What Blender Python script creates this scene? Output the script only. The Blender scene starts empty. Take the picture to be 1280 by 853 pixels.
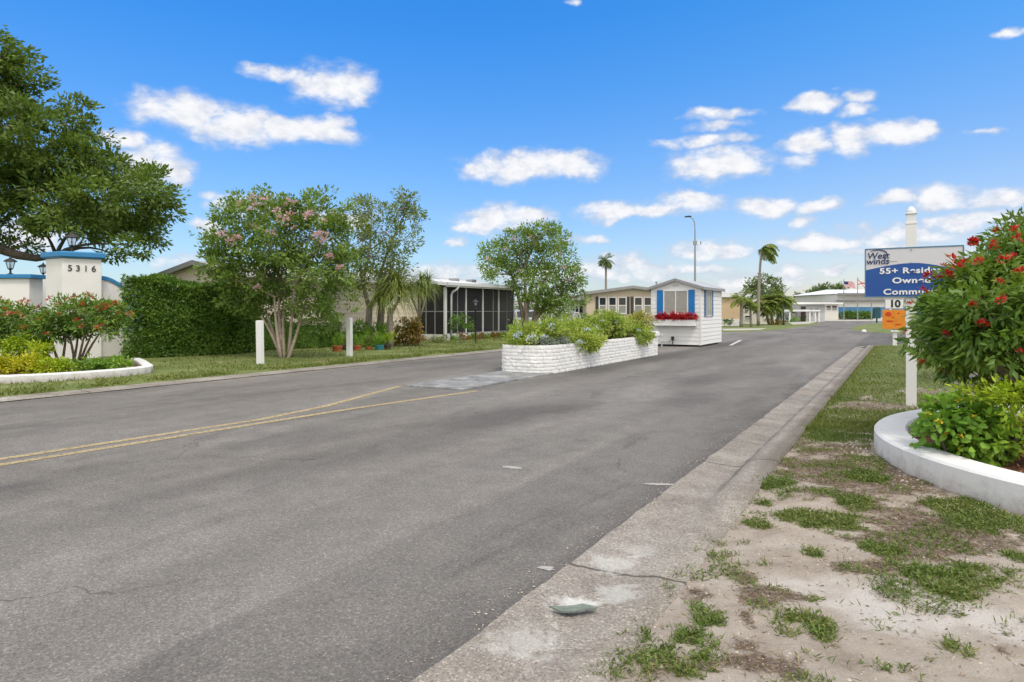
import bpy, bmesh, math, random
import numpy as np
from mathutils import Vector, Matrix, noise as mnoise

random.seed(7)
RNG = np.random.default_rng(11)
scene = bpy.context.scene
COL = scene.collection
F = 840.0; CX = 640.0; HY = 388.0; EYE = 1.5
T = math.atan2(490, 840)                 # heading of the road, clockwise from +Y
U = Vector((math.sin(T), math.cos(T), 0)); V = Vector((math.cos(T), -math.sin(T), 0))

def G(px, py, z=0.0):
    y = (EYE - z) * F / (py - HY)
    return Vector(((px - CX) / F * y, y, z))
def P(px, py, y):
    return Vector(((px - CX) / F * y, y, EYE - (py - HY) * y / F))
def R(a, b, z=0.0):
    p = U * a + V * b
    return Vector((p.x, p.y, z))

# ------------------------------------------------------------------ objects
def tag(o, label=None, cat=None, group=None, kind=None):
    if label: o['label'] = label
    if cat: o['category'] = cat
    if group: o['group'] = group
    if kind: o['kind'] = kind
    return o
def thing(name, label, cat, loc=(0, 0, 0), rotz=0.0, group=None):
    o = bpy.data.objects.new(name, None); COL.objects.link(o)
    o.location = loc; o.rotation_euler = (0, 0, rotz); o.empty_display_size = .2
    return tag(o, label, cat, group)
def link(name, me, mat, parent=None, loc=None, rotz=0.0):
    if mat is not None and len(me.materials) == 0: me.materials.append(mat)
    o = bpy.data.objects.new(name, me); COL.objects.link(o)
    if parent is not None: o.parent = parent
    if loc is not None: o.location = loc
    if rotz: o.rotation_euler = (0, 0, rotz)
    return o

class MB:
    """collects shapes into one mesh"""
    def __init__(s): s.v = []; s.f = []; s.m = []; s.mi = 0
    def add(s, vs, fs):
        k = len(s.v); s.v.extend([tuple(v) for v in vs])
        for f in fs: s.f.append(tuple(i + k for i in f)); s.m.append(s.mi)
    def box(s, c, d, rz=0.0, tilt=None):
        x, y, z = d[0] / 2, d[1] / 2, d[2] / 2
        vs = [Vector((i * x, j * y, k * z)) for k in (-1, 1) for j in (-1, 1) for i in (-1, 1)]
        M = Matrix.Rotation(rz, 3, 'Z')
        if tilt: M = M @ Matrix.Rotation(tilt[0], 3, tilt[1])
        c = Vector(c)
        s.add([M @ v + c for v in vs], [(0, 2, 3, 1), (4, 5, 7, 6), (0, 1, 5, 4), (2, 6, 7, 3), (0, 4, 6, 2), (1, 3, 7, 5)])
    def bx(s, x0, x1, y0, y1, z0, z1):
        s.box(((x0 + x1) / 2, (y0 + y1) / 2, (z0 + z1) / 2), (abs(x1 - x0), abs(y1 - y0), abs(z1 - z0)))
    def prism(s, poly, vec):
        """polygon (3D points) extruded along vec"""
        n = len(poly); a = [Vector(p) for p in poly]; b = [p + Vector(vec) for p in a]
        s.add(a + b, [tuple(range(n))[::-1], tuple(range(n, 2 * n))] + [(i, (i + 1) % n, n + (i + 1) % n, n + i) for i in range(n)])
    def tube(s, pts, rad, seg=8, cap=True):
        pts = [Vector(p) for p in pts]; n = len(pts)
        if not hasattr(rad, '__len__'): rad = [rad] * n
        vs = []; ref = None
        for i in range(n):
            d = (pts[min(i + 1, n - 1)] - pts[max(i - 1, 0)])
            if d.length < 1e-9: d = Vector((0, 0, 1))
            d.normalize()
            if ref is None: ref = Vector((1, 0, 0)) if abs(d.x) < .8 else Vector((0, 1, 0))
            e1 = (ref - d * ref.dot(d)).normalized(); e2 = d.cross(e1); ref = e1
            for k in range(seg):
                t = 2 * math.pi * k / seg
                vs.append(pts[i] + (e1 * math.cos(t) + e2 * math.sin(t)) * rad[i])
        fs = [(i * seg + k, i * seg + (k + 1) % seg, (i + 1) * seg + (k + 1) % seg, (i + 1) * seg + k) for i in range(n - 1) for k in range(seg)]
        if cap: fs += [tuple(range(seg))[::-1], tuple(range((n - 1) * seg, n * seg))]
        s.add(vs, fs)
    def lathe(s, prof, c=(0, 0, 0), seg=16):
        c = Vector(c); n = len(prof)
        vs = [c + Vector((r * math.cos(2 * math.pi * k / seg), r * math.sin(2 * math.pi * k / seg), z)) for r, z in prof for k in range(seg)]
        fs = [(i * seg + k, i * seg + (k + 1) % seg, (i + 1) * seg + (k + 1) % seg, (i + 1) * seg + k) for i in range(n - 1) for k in range(seg)]
        if prof[0][0] > 1e-4: fs.append(tuple(range(seg))[::-1])
        if prof[-1][0] > 1e-4: fs.append(tuple(range((n - 1) * seg, n * seg)))
        s.add(vs, fs)
    def mesh(s, name, smooth=False):
        me = bpy.data.meshes.new(name); me.from_pydata(s.v, [], s.f); me.update()
        if smooth: me.polygons.foreach_set('use_smooth', [True] * len(me.polygons))
        return me
    def build(s, name, mat, parent=None, loc=None, rotz=0.0, smooth=False, bevel=0.0):
        o = link(name, s.mesh(name, smooth), mat, parent, loc, rotz)
        if bevel:
            b = o.modifiers.new('bevel', 'BEVEL'); b.width = bevel; b.segments = 2; b.limit_method = 'ANGLE'
        return o

def quick_mesh(name, verts, faces_flat, n_per):
    me = bpy.data.meshes.new(name)
    nv = len(verts); nf = len(faces_flat) // n_per
    me.vertices.add(nv); me.vertices.foreach_set('co', np.asarray(verts, dtype=np.float32).ravel())
    me.loops.add(nf * n_per); me.loops.foreach_set('vertex_index', np.asarray(faces_flat, dtype=np.int32))
    me.polygons.add(nf)
    me.polygons.foreach_set('loop_start', np.arange(0, nf * n_per, n_per, dtype=np.int32))
    try: me.polygons.foreach_set('loop_total', np.full(nf, n_per, dtype=np.int32))
    except Exception: pass
    me.update(calc_edges=True); me.validate()
    return me

# ------------------------------------------------------------------ materials
def nm(name):
    m = bpy.data.materials.new(name); m.use_nodes = True
    nt = m.node_tree
    return m, nt, nt.nodes['Principled BSDF']
def node(nt, typ, **kw):
    n = nt.nodes.new(typ)
    for k, v in kw.items():
        if k in n.inputs.keys() if isinstance(k, str) else False: n.inputs[k].default_value = v
        else: setattr(n, k, v)
    return n
def noise_tex(nt, vec, scale, detail=4, rough=.6, dist=0):
    n = nt.nodes.new('ShaderNodeTexNoise')
    n.inputs['Scale'].default_value = scale; n.inputs['Detail'].default_value = detail
    n.inputs['Roughness'].default_value = rough; n.inputs['Distortion'].default_value = dist
    if vec is not None: nt.links.new(vec, n.inputs['Vector'])
    return n.outputs['Fac']
def ramp(nt, fac, stops):
    n = nt.nodes.new('ShaderNodeValToRGB'); e = n.color_ramp.elements
    e[0].position, e[0].color = stops[0][0], (*stops[0][1], 1) if hasattr(stops[0][1], '__len__') else (*([stops[0][1]] * 3), 1)
    e[1].position, e[1].color = stops[-1][0], (*stops[-1][1], 1) if hasattr(stops[-1][1], '__len__') else (*([stops[-1][1]] * 3), 1)
    for p, c in stops[1:-1]:
        x = e.new(p); x.color = (*c, 1) if hasattr(c, '__len__') else (c, c, c, 1)
    nt.links.new(fac, n.inputs['Fac'])
    return n.outputs['Color']
def mix(nt, fac, a, b, mode='MIX'):
    n = nt.nodes.new('ShaderNodeMix'); n.data_type = 'RGBA'; n.blend_type = mode
    for sock, val in ((n.inputs['Factor'], fac), (n.inputs[6], a), (n.inputs[7], b)):
        if hasattr(val, 'is_linked'): nt.links.new(val, sock)
        elif hasattr(val, '__len__'): sock.default_value = (*val, 1) if len(val) == 3 else val
        else: sock.default_value = val if sock.type == 'VALUE' else (val, val, val, 1)
    return n.outputs[2]
def mth(nt, op, a, b=None, clamp=False):
    n = nt.nodes.new('ShaderNodeMath'); n.operation = op; n.use_clamp = clamp
    for i, val in enumerate((a, b)):
        if val is None: continue
        if hasattr(val, 'is_linked'): nt.links.new(val, n.inputs[i])
        else: n.inputs[i].default_value = val
    return n.outputs[0]
def smooth(nt, x, lo, hi):
    n = nt.nodes.new('ShaderNodeMapRange'); n.interpolation_type = 'SMOOTHSTEP'
    nt.links.new(x, n.inputs[0]); n.inputs[1].default_value = lo; n.inputs[2].default_value = hi
    return n.outputs[0]
def objco(nt):
    return nt.nodes.new('ShaderNodeTexCoord').outputs['Object']
def bump(nt, bsdf, h, strength=.3, dist=.01):
    b = nt.nodes.new('ShaderNodeBump'); b.inputs['Strength'].default_value = strength; b.inputs['Distance'].default_value = dist
    nt.links.new(h, b.inputs['Height']); nt.links.new(b.outputs[0], bsdf.inputs['Normal'])

def mat(name, col, rough=.6, spec=.4, metal=0.0, var=.06, vscale=3.0, bmp=0.0, bscale=60.0, dirt=None, dscale=1.5, damt=.5):
    m, nt, b = nm(name); co = objco(nt)
    f = noise_tex(nt, co, vscale, 5)
    c = ramp(nt, f, [(.3, [x * (1 - var) for x in col]), (.7, [min(1, x * (1 + var)) for x in col])])
    if dirt is not None:
        d = smooth(nt, noise_tex(nt, co, dscale, 7, .7, .4), .5, .75)
        c = mix(nt, mth(nt, 'MULTIPLY', d, damt), c, dirt)
    nt.links.new(c, b.inputs['Base Color'])
    b.inputs['Roughness'].default_value = rough; b.inputs['Metallic'].default_value = metal
    b.inputs['Specular IOR Level'].default_value = spec
    if bmp: bump(nt, b, noise_tex(nt, co, bscale, 4), bmp, .01)
    return m

def leafmat(name, cols, trans=.3, rough=.5, spec=.35, clump=.5):
    """leaf tints vary leaf by leaf, and in patches through the plant"""
    m, nt, b = nm(name)
    ri = nt.nodes.new('ShaderNodeNewGeometry').outputs['Random Per Island']
    co = objco(nt)
    f = mth(nt, 'ADD', mth(nt, 'MULTIPLY', ri, 1 - clump), mth(nt, 'MULTIPLY', smooth(nt, noise_tex(nt, co, 1.6, 2), .3, .7), clump))
    n = len(cols)
    c = ramp(nt, f, [(i / (n - 1), cols[i]) for i in range(n)])
    nt.links.new(c, b.inputs['Base Color'])
    b.inputs['Roughness'].default_value = rough; b.inputs['Specular IOR Level'].default_value = spec
    if trans:
        t = nt.nodes.new('ShaderNodeBsdfTranslucent')
        nt.links.new(mix(nt, 1.0, c, (1.25, 1.2, .6), 'MULTIPLY'), t.inputs['Color'])
        ms = nt.nodes.new('ShaderNodeMixShader'); ms.inputs[0].default_value = trans
        nt.links.new(b.outputs[0], ms.inputs[1]); nt.links.new(t.outputs[0], ms.inputs[2])
        nt.links.new(ms.outputs[0], nt.nodes['Material Output'].inputs['Surface'])
    return m

def glassmat(name, tint=(.02, .025, .03), clear=.0, rough=.04):
    """dark or clear window glass"""
    m, nt, b = nm(name)
    b.inputs['Base Color'].default_value = (*tint, 1); b.inputs['Roughness'].default_value = rough
    b.inputs['Specular IOR Level'].default_value = .6
    if clear:
        t = nt.nodes.new('ShaderNodeBsdfTransparent')
        ms = nt.nodes.new('ShaderNodeMixShader'); ms.inputs[0].default_value = clear
        nt.links.new(b.outputs[0], ms.inputs[1]); nt.links.new(t.outputs[0], ms.inputs[2])
        nt.links.new(ms.outputs[0], nt.nodes['Material Output'].inputs['Surface'])
    return m

WHITE = mat('white_paint', (.72, .72, .71), .55, .4, var=.03, dirt=(.5, .48, .44), dscale=2.5, damt=.25)
STUCCO = mat('white_stucco', (.74, .73, .71), .85, .2, var=.04, vscale=1.2, bmp=.25, bscale=120, dirt=(.55, .53, .5), dscale=1.0, damt=.3)
WCONC = mat('white_painted_concrete', (.68, .68, .675), .75, .25, var=.05, vscale=2, bmp=.3, bscale=70, dirt=(.42, .41, .4), dscale=3.5, damt=.45)
def dirty_base(m, top=.12):
    # earth splashed on the foot of a painted wall, with specks and runs above it
    nt = m.node_tree; b = nt.nodes['Principled BSDF']; src = b.inputs['Base Color'].links[0].from_socket
    co = objco(nt); s_ = nt.nodes.new('ShaderNodeSeparateXYZ'); nt.links.new(co, s_.inputs[0])
    n = noise_tex(nt, co, 7, 7, .75, .3)
    h = mth(nt, 'ADD', s_.outputs[2], mth(nt, 'MULTIPLY', mth(nt, 'SUBTRACT', n, .5), .35))
    c = mix(nt, mth(nt, 'MULTIPLY', smooth(nt, h, top, .04), .7), src, (.3, .25, .2))
    sp = smooth(nt, noise_tex(nt, co, 55, 3, .6), .68, .74)
    c = mix(nt, mth(nt, 'MULTIPLY', sp, .45), c, (.2, .17, .14))
    mp = nt.nodes.new('ShaderNodeMapping'); mp.inputs['Scale'].default_value = (14, 14, 1.2); nt.links.new(co, mp.inputs[0])
    st = smooth(nt, noise_tex(nt, mp.outputs[0], 1.0, 5, .7), .58, .78)
    c = mix(nt, mth(nt, 'MULTIPLY', st, .22), c, (.42, .41, .38))
    nt.links.new(c, b.inputs['Base Color']); return m
dirty_base(WCONC, .24)
BRICKW = mat('white_painted_stone', (.76, .76, .75), .8, .2, var=.09, vscale=9, bmp=.6, bscale=45, dirt=(.5, .48, .44), dscale=5, damt=.3)
BLUE = mat('blue_trim_paint', (.03, .2, .43), .5, .4, var=.08, vscale=6)
SHUT = mat('blue_shutter_paint', (.004, .165, .47), .45, .4, var=.05)
SHUT2 = mat('weathered_blue_paint', (.08, .18, .3), .5, .4, var=.05)
BLACK = mat('black_metal', (.015, .015, .016), .45, .5)
DARKP = mat('dark_shutter_paint', (.05, .045, .045), .6, .3)
GREYM = mat('grey_metal', (.3, .31, .32), .4, .5, metal=.6)
ALU = mat('white_aluminium', (.56, .57, .57), .4, .5, var=.03)
BEIGE = mat('beige_siding', (.64, .56, .45), .6, .3, var=.03, vscale=1)
TAN = mat('tan_siding', (.58, .44, .28), .6, .3, var=.04, vscale=1)
CREAM = mat('cream_wall', (.62, .6, .55), .7, .3, var=.04, vscale=1)
PALEG = mat('pale_grey_wall', (.5, .51, .5), .7, .3, var=.05, vscale=1)
ROOFW = mat('white_metal_roof', (.72, .73, .74), .45, .4, var=.05, vscale=1.5)
ROOFG = mat('grey_roof_trim', (.28, .28, .29), .6, .3, var=.1)
GLASS = glassmat('dark_window_glass')
CLEAR = glassmat('clear_glass', (.5, .52, .53), .75)
BLIND = mat('beige_blind', (.42, .4, .36), .8, .1, var=.06, vscale=8)
BARK = mat('grey_bark', (.2, .16, .125), .9, .1, var=.3, vscale=14, bmp=.6, bscale=40)
BARKP = mat('smooth_pale_bark', (.34, .28, .22), .8, .15, var=.22, vscale=9, bmp=.2, bscale=30)
BARKD = mat('dark_bark', (.1, .085, .07), .9, .1, var=.3, vscale=14, bmp=.6, bscale=40)
PALMB = mat('palm_trunk_bark', (.27, .24, .21), .9, .1, var=.25, vscale=12, bmp=.5, bscale=30)
TERRA = mat('terracotta', (.36, .11, .045), .8, .2, var=.12)
TEAL = mat('teal_glazed_pot', (.03, .2, .25), .3, .5, var=.1)
POTB = mat('dark_brown_pot', (.06, .045, .035), .5, .4, var=.1)
SOIL = mat('dark_soil', (.07, .045, .03), .95, .1, var=.4, vscale=30, bmp=.8, bscale=60)
# ------------------------------------------------------------------ leaves
def unit(a):
    return a / np.maximum(np.linalg.norm(a, axis=1, keepdims=True), 1e-9)
def leaf_mesh(name, C, D, N, L, W, shape='quad', fold=.15):
    """one mesh of leaf-shaped faces at points C along D with upper side N"""
    n = len(C); D = unit(D); S = unit(np.cross(D, N)); N = unit(np.cross(S, D))
    L = np.broadcast_to(np.asarray(L, float).reshape(-1, 1), (n, 1)); W = np.broadcast_to(np.asarray(W, float).reshape(-1, 1), (n, 1))
    if shape == 'quad':
        mid = C + D * L * .45
        vs = np.stack([C, mid + S * W / 2, C + D * L, mid - S * W / 2], 1).reshape(-1, 3)
        idx = (np.arange(n)[:, None] * 4 + np.array([[0, 1, 2, 3]])).ravel()
        return quick_mesh(name, vs, idx, 4)
    if shape == 'fold':
        mid = C + D * L * .42 + N * W * fold
        vs = np.stack([C, mid + S * W / 2, C + D * L - N * L * .1, mid - S * W / 2], 1).reshape(-1, 3)
        idx = (np.arange(n)[:, None] * 4 + np.array([[0, 1, 2, 0, 2, 3]])).ravel()
        return quick_mesh(name, vs, idx, 3)
    # 'round': two quads either side of a midrib
    a = C + D * L * .28 + N * W * fold; b = C + D * L * .7 + N * W * fold * .8 - N * L * .06
    vs = np.stack([C, a + S * W * .46, b + S * W * .4, C + D * L - N * L * .16, b - S * W * .4, a - S * W * .46], 1).reshape(-1, 3)
    idx = (np.arange(n)[:, None] * 6 + np.array([[0, 1, 2, 3, 0, 3, 4, 5]])).ravel()
    return quick_mesh(name, vs, idx, 4)

def spray(blobs, dens=1.0, sub_r=.28, per=26, inner=.45, zsq=.75, up=.35, seed=0, droop=0.0):
    """leaf points gathered in twig-sized clumps spread through ellipsoids (centre, radii).
    returns points, directions, normals, clump centres and the blob of each clump"""
    g = np.random.default_rng(1000 + seed)
    C, D, N, SC, SB = [], [], [], [], []
    for bi, (c, r) in enumerate(blobs):
        c = np.array(c); r = np.array(r, float)
        k = max(2, int(dens * (r[0] * r[1] * r[2]) ** (2 / 3) / sub_r ** 2 * 2.2))
        d = unit(g.normal(size=(k, 3))); rad = inner + (1.08 - inner) * g.random((k, 1)) ** .6
        sc = c + d * r * rad
        SC.append(sc); SB += [bi] * k
        for i in range(k):
            m = max(3, int(per * (.5 + g.random())))
            sr = sub_r * (.6 + .8 * g.random())
            o = unit(g.normal(size=(m, 3))) * (g.random((m, 1)) ** .5) * sr
            o[:, 2] *= zsq
            C.append(sc[i] + o)
            dd = unit(o) * .8 + d[i] * .7 + g.normal(size=(m, 3)) * .45
            dd[:, 2] -= droop
            D.append(dd)
            nn = g.normal(size=(m, 3)) * .6 + np.array([0, 0, 1.0]) * (up + .5) + d[i] * .4
            N.append(nn)
    return np.concatenate(C), np.concatenate(D), np.concatenate(N), np.concatenate(SC), SB

def sag(p, q, k=5, amt=.1, rise=0.0):
    p = Vector(p); q = Vector(q); L = (q - p).length; out = []
    w = Vector((random.uniform(-1, 1), random.uniform(-1, 1), random.uniform(-.5, .5))) * L * amt
    for i in range(k + 1):
        t = i / k; b = 4 * t * (1 - t)
        out.append(p.lerp(q, t) + w * b * .5 + Vector((0, 0, rise * L * b)))
    return out

def plant(name, label, cat, base, stems, blobs, leaf, bark, L=.08, W=.035, dens=1.0, sub_r=.28, per=26, seed=0,
          shape='quad', limb_r=.03, twig=.006, twigs=.5, group=None, up=.35, inner=.45, droop=0.0, crown_name='crown', stem_name='trunk', rise=.08, zsq=.75):
    """a tree or shrub: stems (polyline, start radius, end radius), limbs into every blob, twigs into the leaf clumps, crown of leaves"""
    base = Vector(base); root = thing(name, label, cat, base, 0, group)
    C, D, N, SC, SB = spray(blobs, dens, sub_r, per, inner, seed=seed, up=up, droop=droop, zsq=zsq)
    mb = MB(); nodes = []
    for poly, r0, r1 in stems:
        poly = [Vector(p) for p in poly]; n = len(poly)
        mb.tube([p - base for p in poly], [r0 + (r1 - r0) * i / (n - 1) for i in range(n)], 8)
        for i in range(1, n): nodes.append((poly[i], r0 + (r1 - r0) * i / (n - 1)))
        for i in range(1, n): nodes.append(((poly[i] + poly[i - 1]) / 2, r0 + (r1 - r0) * (i - .5) / (n - 1)))
    bc = []
    for c, r in blobs:
        c = Vector(c)
        best = min(nodes, key=lambda q: (q[0] - c).length + (3.0 * max(0, q[0].z - c.z)))
        rr = min(best[1] * .8, limb_r)
        pts = sag(best[0], c, 5, .12, rise)
        mb.tube([p - base for p in pts], [rr + (twig * 1.5 - rr) * i / 5 for i in range(6)], 6)
        bc.append(pts)
    g = random.Random(seed)
    for i in range(len(SC)):
        if g.random() < twigs:
            pts = bc[SB[i]]; q = pts[g.randint(3, 5)]
            mb.tube([p - base for p in sag(q, SC[i], 2, .1)], [twig, twig * .8, twig * .4], 4, False)
    mb.build(stem_name, bark, root, smooth=True)
    g2 = np.random.default_rng(seed); n = len(C)
    Ls = L * (.7 + .6 * g2.random(n))
    me = leaf_mesh(crown_name, C - np.array(base), D, N, Ls, Ls * (W / L), shape)
    link(crown_name, me, leaf, root)
    return root, C, SC

def pblobs(lst, y, thick=1.0, jit=.6, seed=0):
    """blobs given where the photo shows foliage masses: (px, py, rx, ry[, dy]) at depth y"""
    g = random.Random(seed); out = []
    for t in lst:
        dy = t[4] if len(t) > 4 else g.uniform(-jit, jit)
        yy = y + dy; s = yy / F
        out.append((tuple(P(t[0], t[1], yy)), (t[2] * s, max(t[2], t[3]) * s * thick, t[3] * s)))
    return out

def cluster_mesh(name, n, r, L, W, seed, flat=.5):
    g = np.random.default_rng(seed)
    o = unit(g.normal(size=(n, 3))); o[:, 2] = np.abs(o[:, 2]) * flat
    C = o * r * (.2 + .6 * g.random((n, 1))); N = g.normal(size=(n, 3)) * .4 + [0, 0, 1]
    return leaf_mesh(name, C, o + g.normal(size=(n, 3)) * .2, N, L * (.7 + .6 * g.random(n)), W, 'quad')
def add_flowers(root, name, meshes, mat_, pts, seed=0, smin=.8, smax=1.2):
    g = random.Random(seed); loc = root.location
    for i, p in enumerate(pts):
        me = meshes[i % len(meshes)]
        o = link(name, me, mat_, root, Vector(p) - loc)
        o.rotation_euler = (g.uniform(-.7, .7), g.uniform(-.7, .7), g.uniform(0, 6.28)); s = g.uniform(smin, smax); o.scale = (s, s, s)
def proj(C):
    C = np.asarray(C); return CX + F * C[:, 0] / C[:, 1], HY - F * (C[:, 2] - EYE) / C[:, 1]
def on_surface(C, spots, tol=10, lift=.03):
    """outermost leaf towards the road at each spot of the bush"""
    px, py = proj(C); out = []
    for x, y in spots:
        m = np.where((px - x) ** 2 + (py - y) ** 2 < tol * tol)[0]
        if len(m) == 0: m = [int(np.argmin((px - x) ** 2 + (py - y) ** 2))]
        k = m[int(np.argmin(C[m][:, 1]))]
        p = C[k]; v = np.array([-p[0], -p[1], 1.5]); v /= np.linalg.norm(v)
        out.append(p + v * lift)
    return out
# ------------------------------------------------------------------ camera, light, sky
cam = bpy.data.cameras.new('camera'); co_ = bpy.data.objects.new('camera', cam); COL.objects.link(co_)
co_.location = (0, 0, EYE); co_.rotation_euler = (math.radians(90), 0, 0)
cam.sensor_width = 36; cam.lens = 36 * F / 1280; cam.shift_y = (HY - 426.5) / 1280; cam.clip_start = .05; cam.clip_end = 3000
scene.camera = co_
scene.view_settings.view_transform = 'Standard'; scene.view_settings.look = 'None'
scene.view_settings.exposure = 0.4; scene.view_settings.gamma = 1.0; scene.view_settings.use_curve_mapping = False
scene.cycles.max_bounces = 6; scene.cycles.diffuse_bounces = 3; scene.cycles.transparent_max_bounces = 12; scene.cycles.use_denoising = True
SUN_EL = math.radians(58); SUN_AZ = math.radians(150)      # azimuth clockwise from +Y: behind the camera
sun = bpy.data.lights.new('sun', 'SUN'); sun.energy = 1.5; sun.angle = math.radians(12); sun.color = (1, .92, .82)
so = bpy.data.objects.new('sun', sun); COL.objects.link(so); so.location = (0, 0, 40)
sd = Vector((math.sin(SUN_AZ) * math.cos(SUN_EL), math.cos(SUN_AZ) * math.cos(SUN_EL), math.sin(SUN_EL)))
so.rotation_euler = (-sd).to_track_quat('-Z', 'Y').to_euler()

world = bpy.data.worlds.new('World'); scene.world = world; world.use_nodes = True
world.cycles.sampling_method = 'MANUAL'; world.cycles.sample_map_resolution = 512
nt = world.node_tree; bg = nt.nodes['Background']
sky = nt.nodes.new('ShaderNodeTexSky'); sky.sky_type = 'NISHITA'; sky.sun_disc = False
sky.sun_elevation = SUN_EL; sky.sun_rotation = SUN_AZ; sky.air_density = 1.0; sky.dust_density = .6; sky.ozone_density = 2.0
STR = .1; bg.inputs['Strength'].default_value = STR
tc = nt.nodes.new('ShaderNodeTexCoord'); sp = nt.nodes.new('ShaderNodeSeparateXYZ'); nt.links.new(tc.outputs['Generated'], sp.inputs[0])
dx, dy, dz = sp.outputs
hyp = mth(nt, 'SQRT', mth(nt, 'MAXIMUM', mth(nt, 'ADD', mth(nt, 'MULTIPLY', dx, dx), mth(nt, 'MULTIPLY', dy, dy)), 1e-4))
az = mth(nt, 'ARCTAN2', dx, dy); te = mth(nt, 'DIVIDE', dz, hyp)
cv = nt.nodes.new('ShaderNodeCombineXYZ'); nt.links.new(az, cv.inputs[0]); nt.links.new(te, cv.inputs[1])
vec = cv.outputs[0]
st = nt.nodes.new('ShaderNodeMapping'); st.inputs['Scale'].default_value = (1, 1.5, 1); nt.links.new(vec, st.inputs[0])
n1 = nt.nodes.new('ShaderNodeTexNoise'); n1.inputs['Scale'].default_value = 20; n1.inputs['Detail'].default_value = 3
nt.links.new(st.outputs[0], n1.inputs['Vector'])
vm = nt.nodes.new('ShaderNodeVectorMath'); vm.operation = 'SUBTRACT'; nt.links.new(n1.outputs['Color'], vm.inputs[0]); vm.inputs[1].default_value = (.5, .5, .5)
vs_ = nt.nodes.new('ShaderNodeVectorMath'); vs_.operation = 'MULTIPLY'; nt.links.new(vm.outputs[0], vs_.inputs[0]); vs_.inputs[1].default_value = (.07, .035, 0)
va = nt.nodes.new('ShaderNodeVectorMath'); va.operation = 'ADD'; nt.links.new(vec, va.inputs[0]); nt.links.new(vs_.outputs[0], va.inputs[1])
CLOUDS = [  # direction and spread of every cloud, as (px, py, rx, ry, thickness)
 (225,140,72,24,1),(300,160,75,24,1),(355,163,62,17,1),(410,162,40,18,1),
 (350,97,48,11,.8),(412,106,58,26,.85),(440,122,25,14,.6),(195,206,52,24,1),(150,176,38,16,.9),(218,216,28,18,1),
 (258,284,26,10,.9),(310,257,40,14,.5),(275,243,25,7,.35),(390,268,50,12,.5),(445,272,26,12,.9),(250,330,60,12,.3),
 (650,210,72,20,1),(705,206,56,18,1),(600,214,28,14,.6),(630,273,62,17,1),(600,282,32,11,.9),(570,300,18,7,.7),(665,268,34,12,1),
 (768,264,46,13,1),(862,254,46,15,1),(822,261,40,10,.8),(900,205,72,20,1),
 (897,145,46,8,.6),(880,178,34,9,.6),(915,173,28,7,.4),(900,157,40,7,.45),(835,185,20,8,.3),
 (1015,126,38,12,.95),(1078,118,22,8,.6),(1072,134,20,9,.6),(1006,176,30,15,1),(1062,173,34,20,1),(1115,169,60,16,1),(1000,203,20,10,.4),(1160,160,20,10,.6),
 (955,258,44,15,1),(1018,260,34,12,1),(1003,281,24,8,.7),(1115,246,36,7,.7),(1178,248,46,15,1),(1250,248,54,13,1),
 (1262,40,26,8,.9),(1240,161,22,5,.35),(890,312,54,11,.9),(735,300,26,7,.5),(1190,278,40,8,.6),(1015,303,56,11,.95),(1075,285,24,7,.5),(1140,292,50,10,.7),(1085,300,30,9,.7),(880,335,36,8,.6),
 (990,338,34,9,.7),(1050,335,26,7,.7),(780,338,80,20,.6),(560,342,80,16,.45),(690,345,80,14,.4),(1100,312,60,10,.5),(940,352,80,12,.4),(1230,275,60,12,.4),(1190,318,60,12,.5),(715,3,14,6,.4),(40,292,60,24,.7),
 (-200,130,170,40,1),(1490,140,160,34,1)]
acc = None
for px, py, rx, ry, k in CLOUDS:
    k = .38 + .62 * k
    X = (px - CX) / F; h = math.sqrt(1 + X * X); a0 = math.atan(X); e0 = (HY - py) / F / h
    ra = rx / F / (1 + X * X) * 1.12; re = ry / F / h * 1.2
    mp = nt.nodes.new('ShaderNodeMapping'); mp.inputs['Scale'].default_value = (1 / ra, 1 / re, 1); mp.inputs['Location'].default_value = (-a0 / ra, -e0 / re, 0)
    nt.links.new(va.outputs[0], mp.inputs[0])
    dp = nt.nodes.new('ShaderNodeVectorMath'); dp.operation = 'DOT_PRODUCT'; nt.links.new(mp.outputs[0], dp.inputs[0]); nt.links.new(mp.outputs[0], dp.inputs[1])
    n = nt.nodes.new('ShaderNodeMath'); n.operation = 'MULTIPLY_ADD'; nt.links.new(dp.outputs['Value'], n.inputs[0]); n.inputs[1].default_value = -k; n.inputs[2].default_value = k
    acc = n.outputs[0] if acc is None else mth(nt, 'MAXIMUM', acc, n.outputs[0])
acc = mth(nt, 'MAXIMUM', acc, -1.0)
fb = noise_tex(nt, st.outputs[0], 26, 9, .62, .3)
fld = mth(nt, 'ADD', acc, mth(nt, 'MULTIPLY', mth(nt, 'SUBTRACT', fb, .5), 1.75))
dens = mth(nt, 'POWER', smooth(nt, fld, -.25, .95), 1.15)
# broken cloud added overhead and behind, out of view, for soft neutral light
m_up = smooth(nt, te, .58, 1.0); m_bk = smooth(nt, dy, .45, .1)
m_far = mth(nt, 'MAXIMUM', m_up, m_bk)
lowm = smooth(nt, te, -.02, .12)
big = smooth(nt, noise_tex(nt, tc.outputs['Generated'], 2.2, 7, .6), .24, .46)
dens2 = mth(nt, 'MULTIPLY', mth(nt, 'MULTIPLY', m_far, big), lowm)
dens_all = mth(nt, 'MAXIMUM', dens, dens2)
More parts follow.
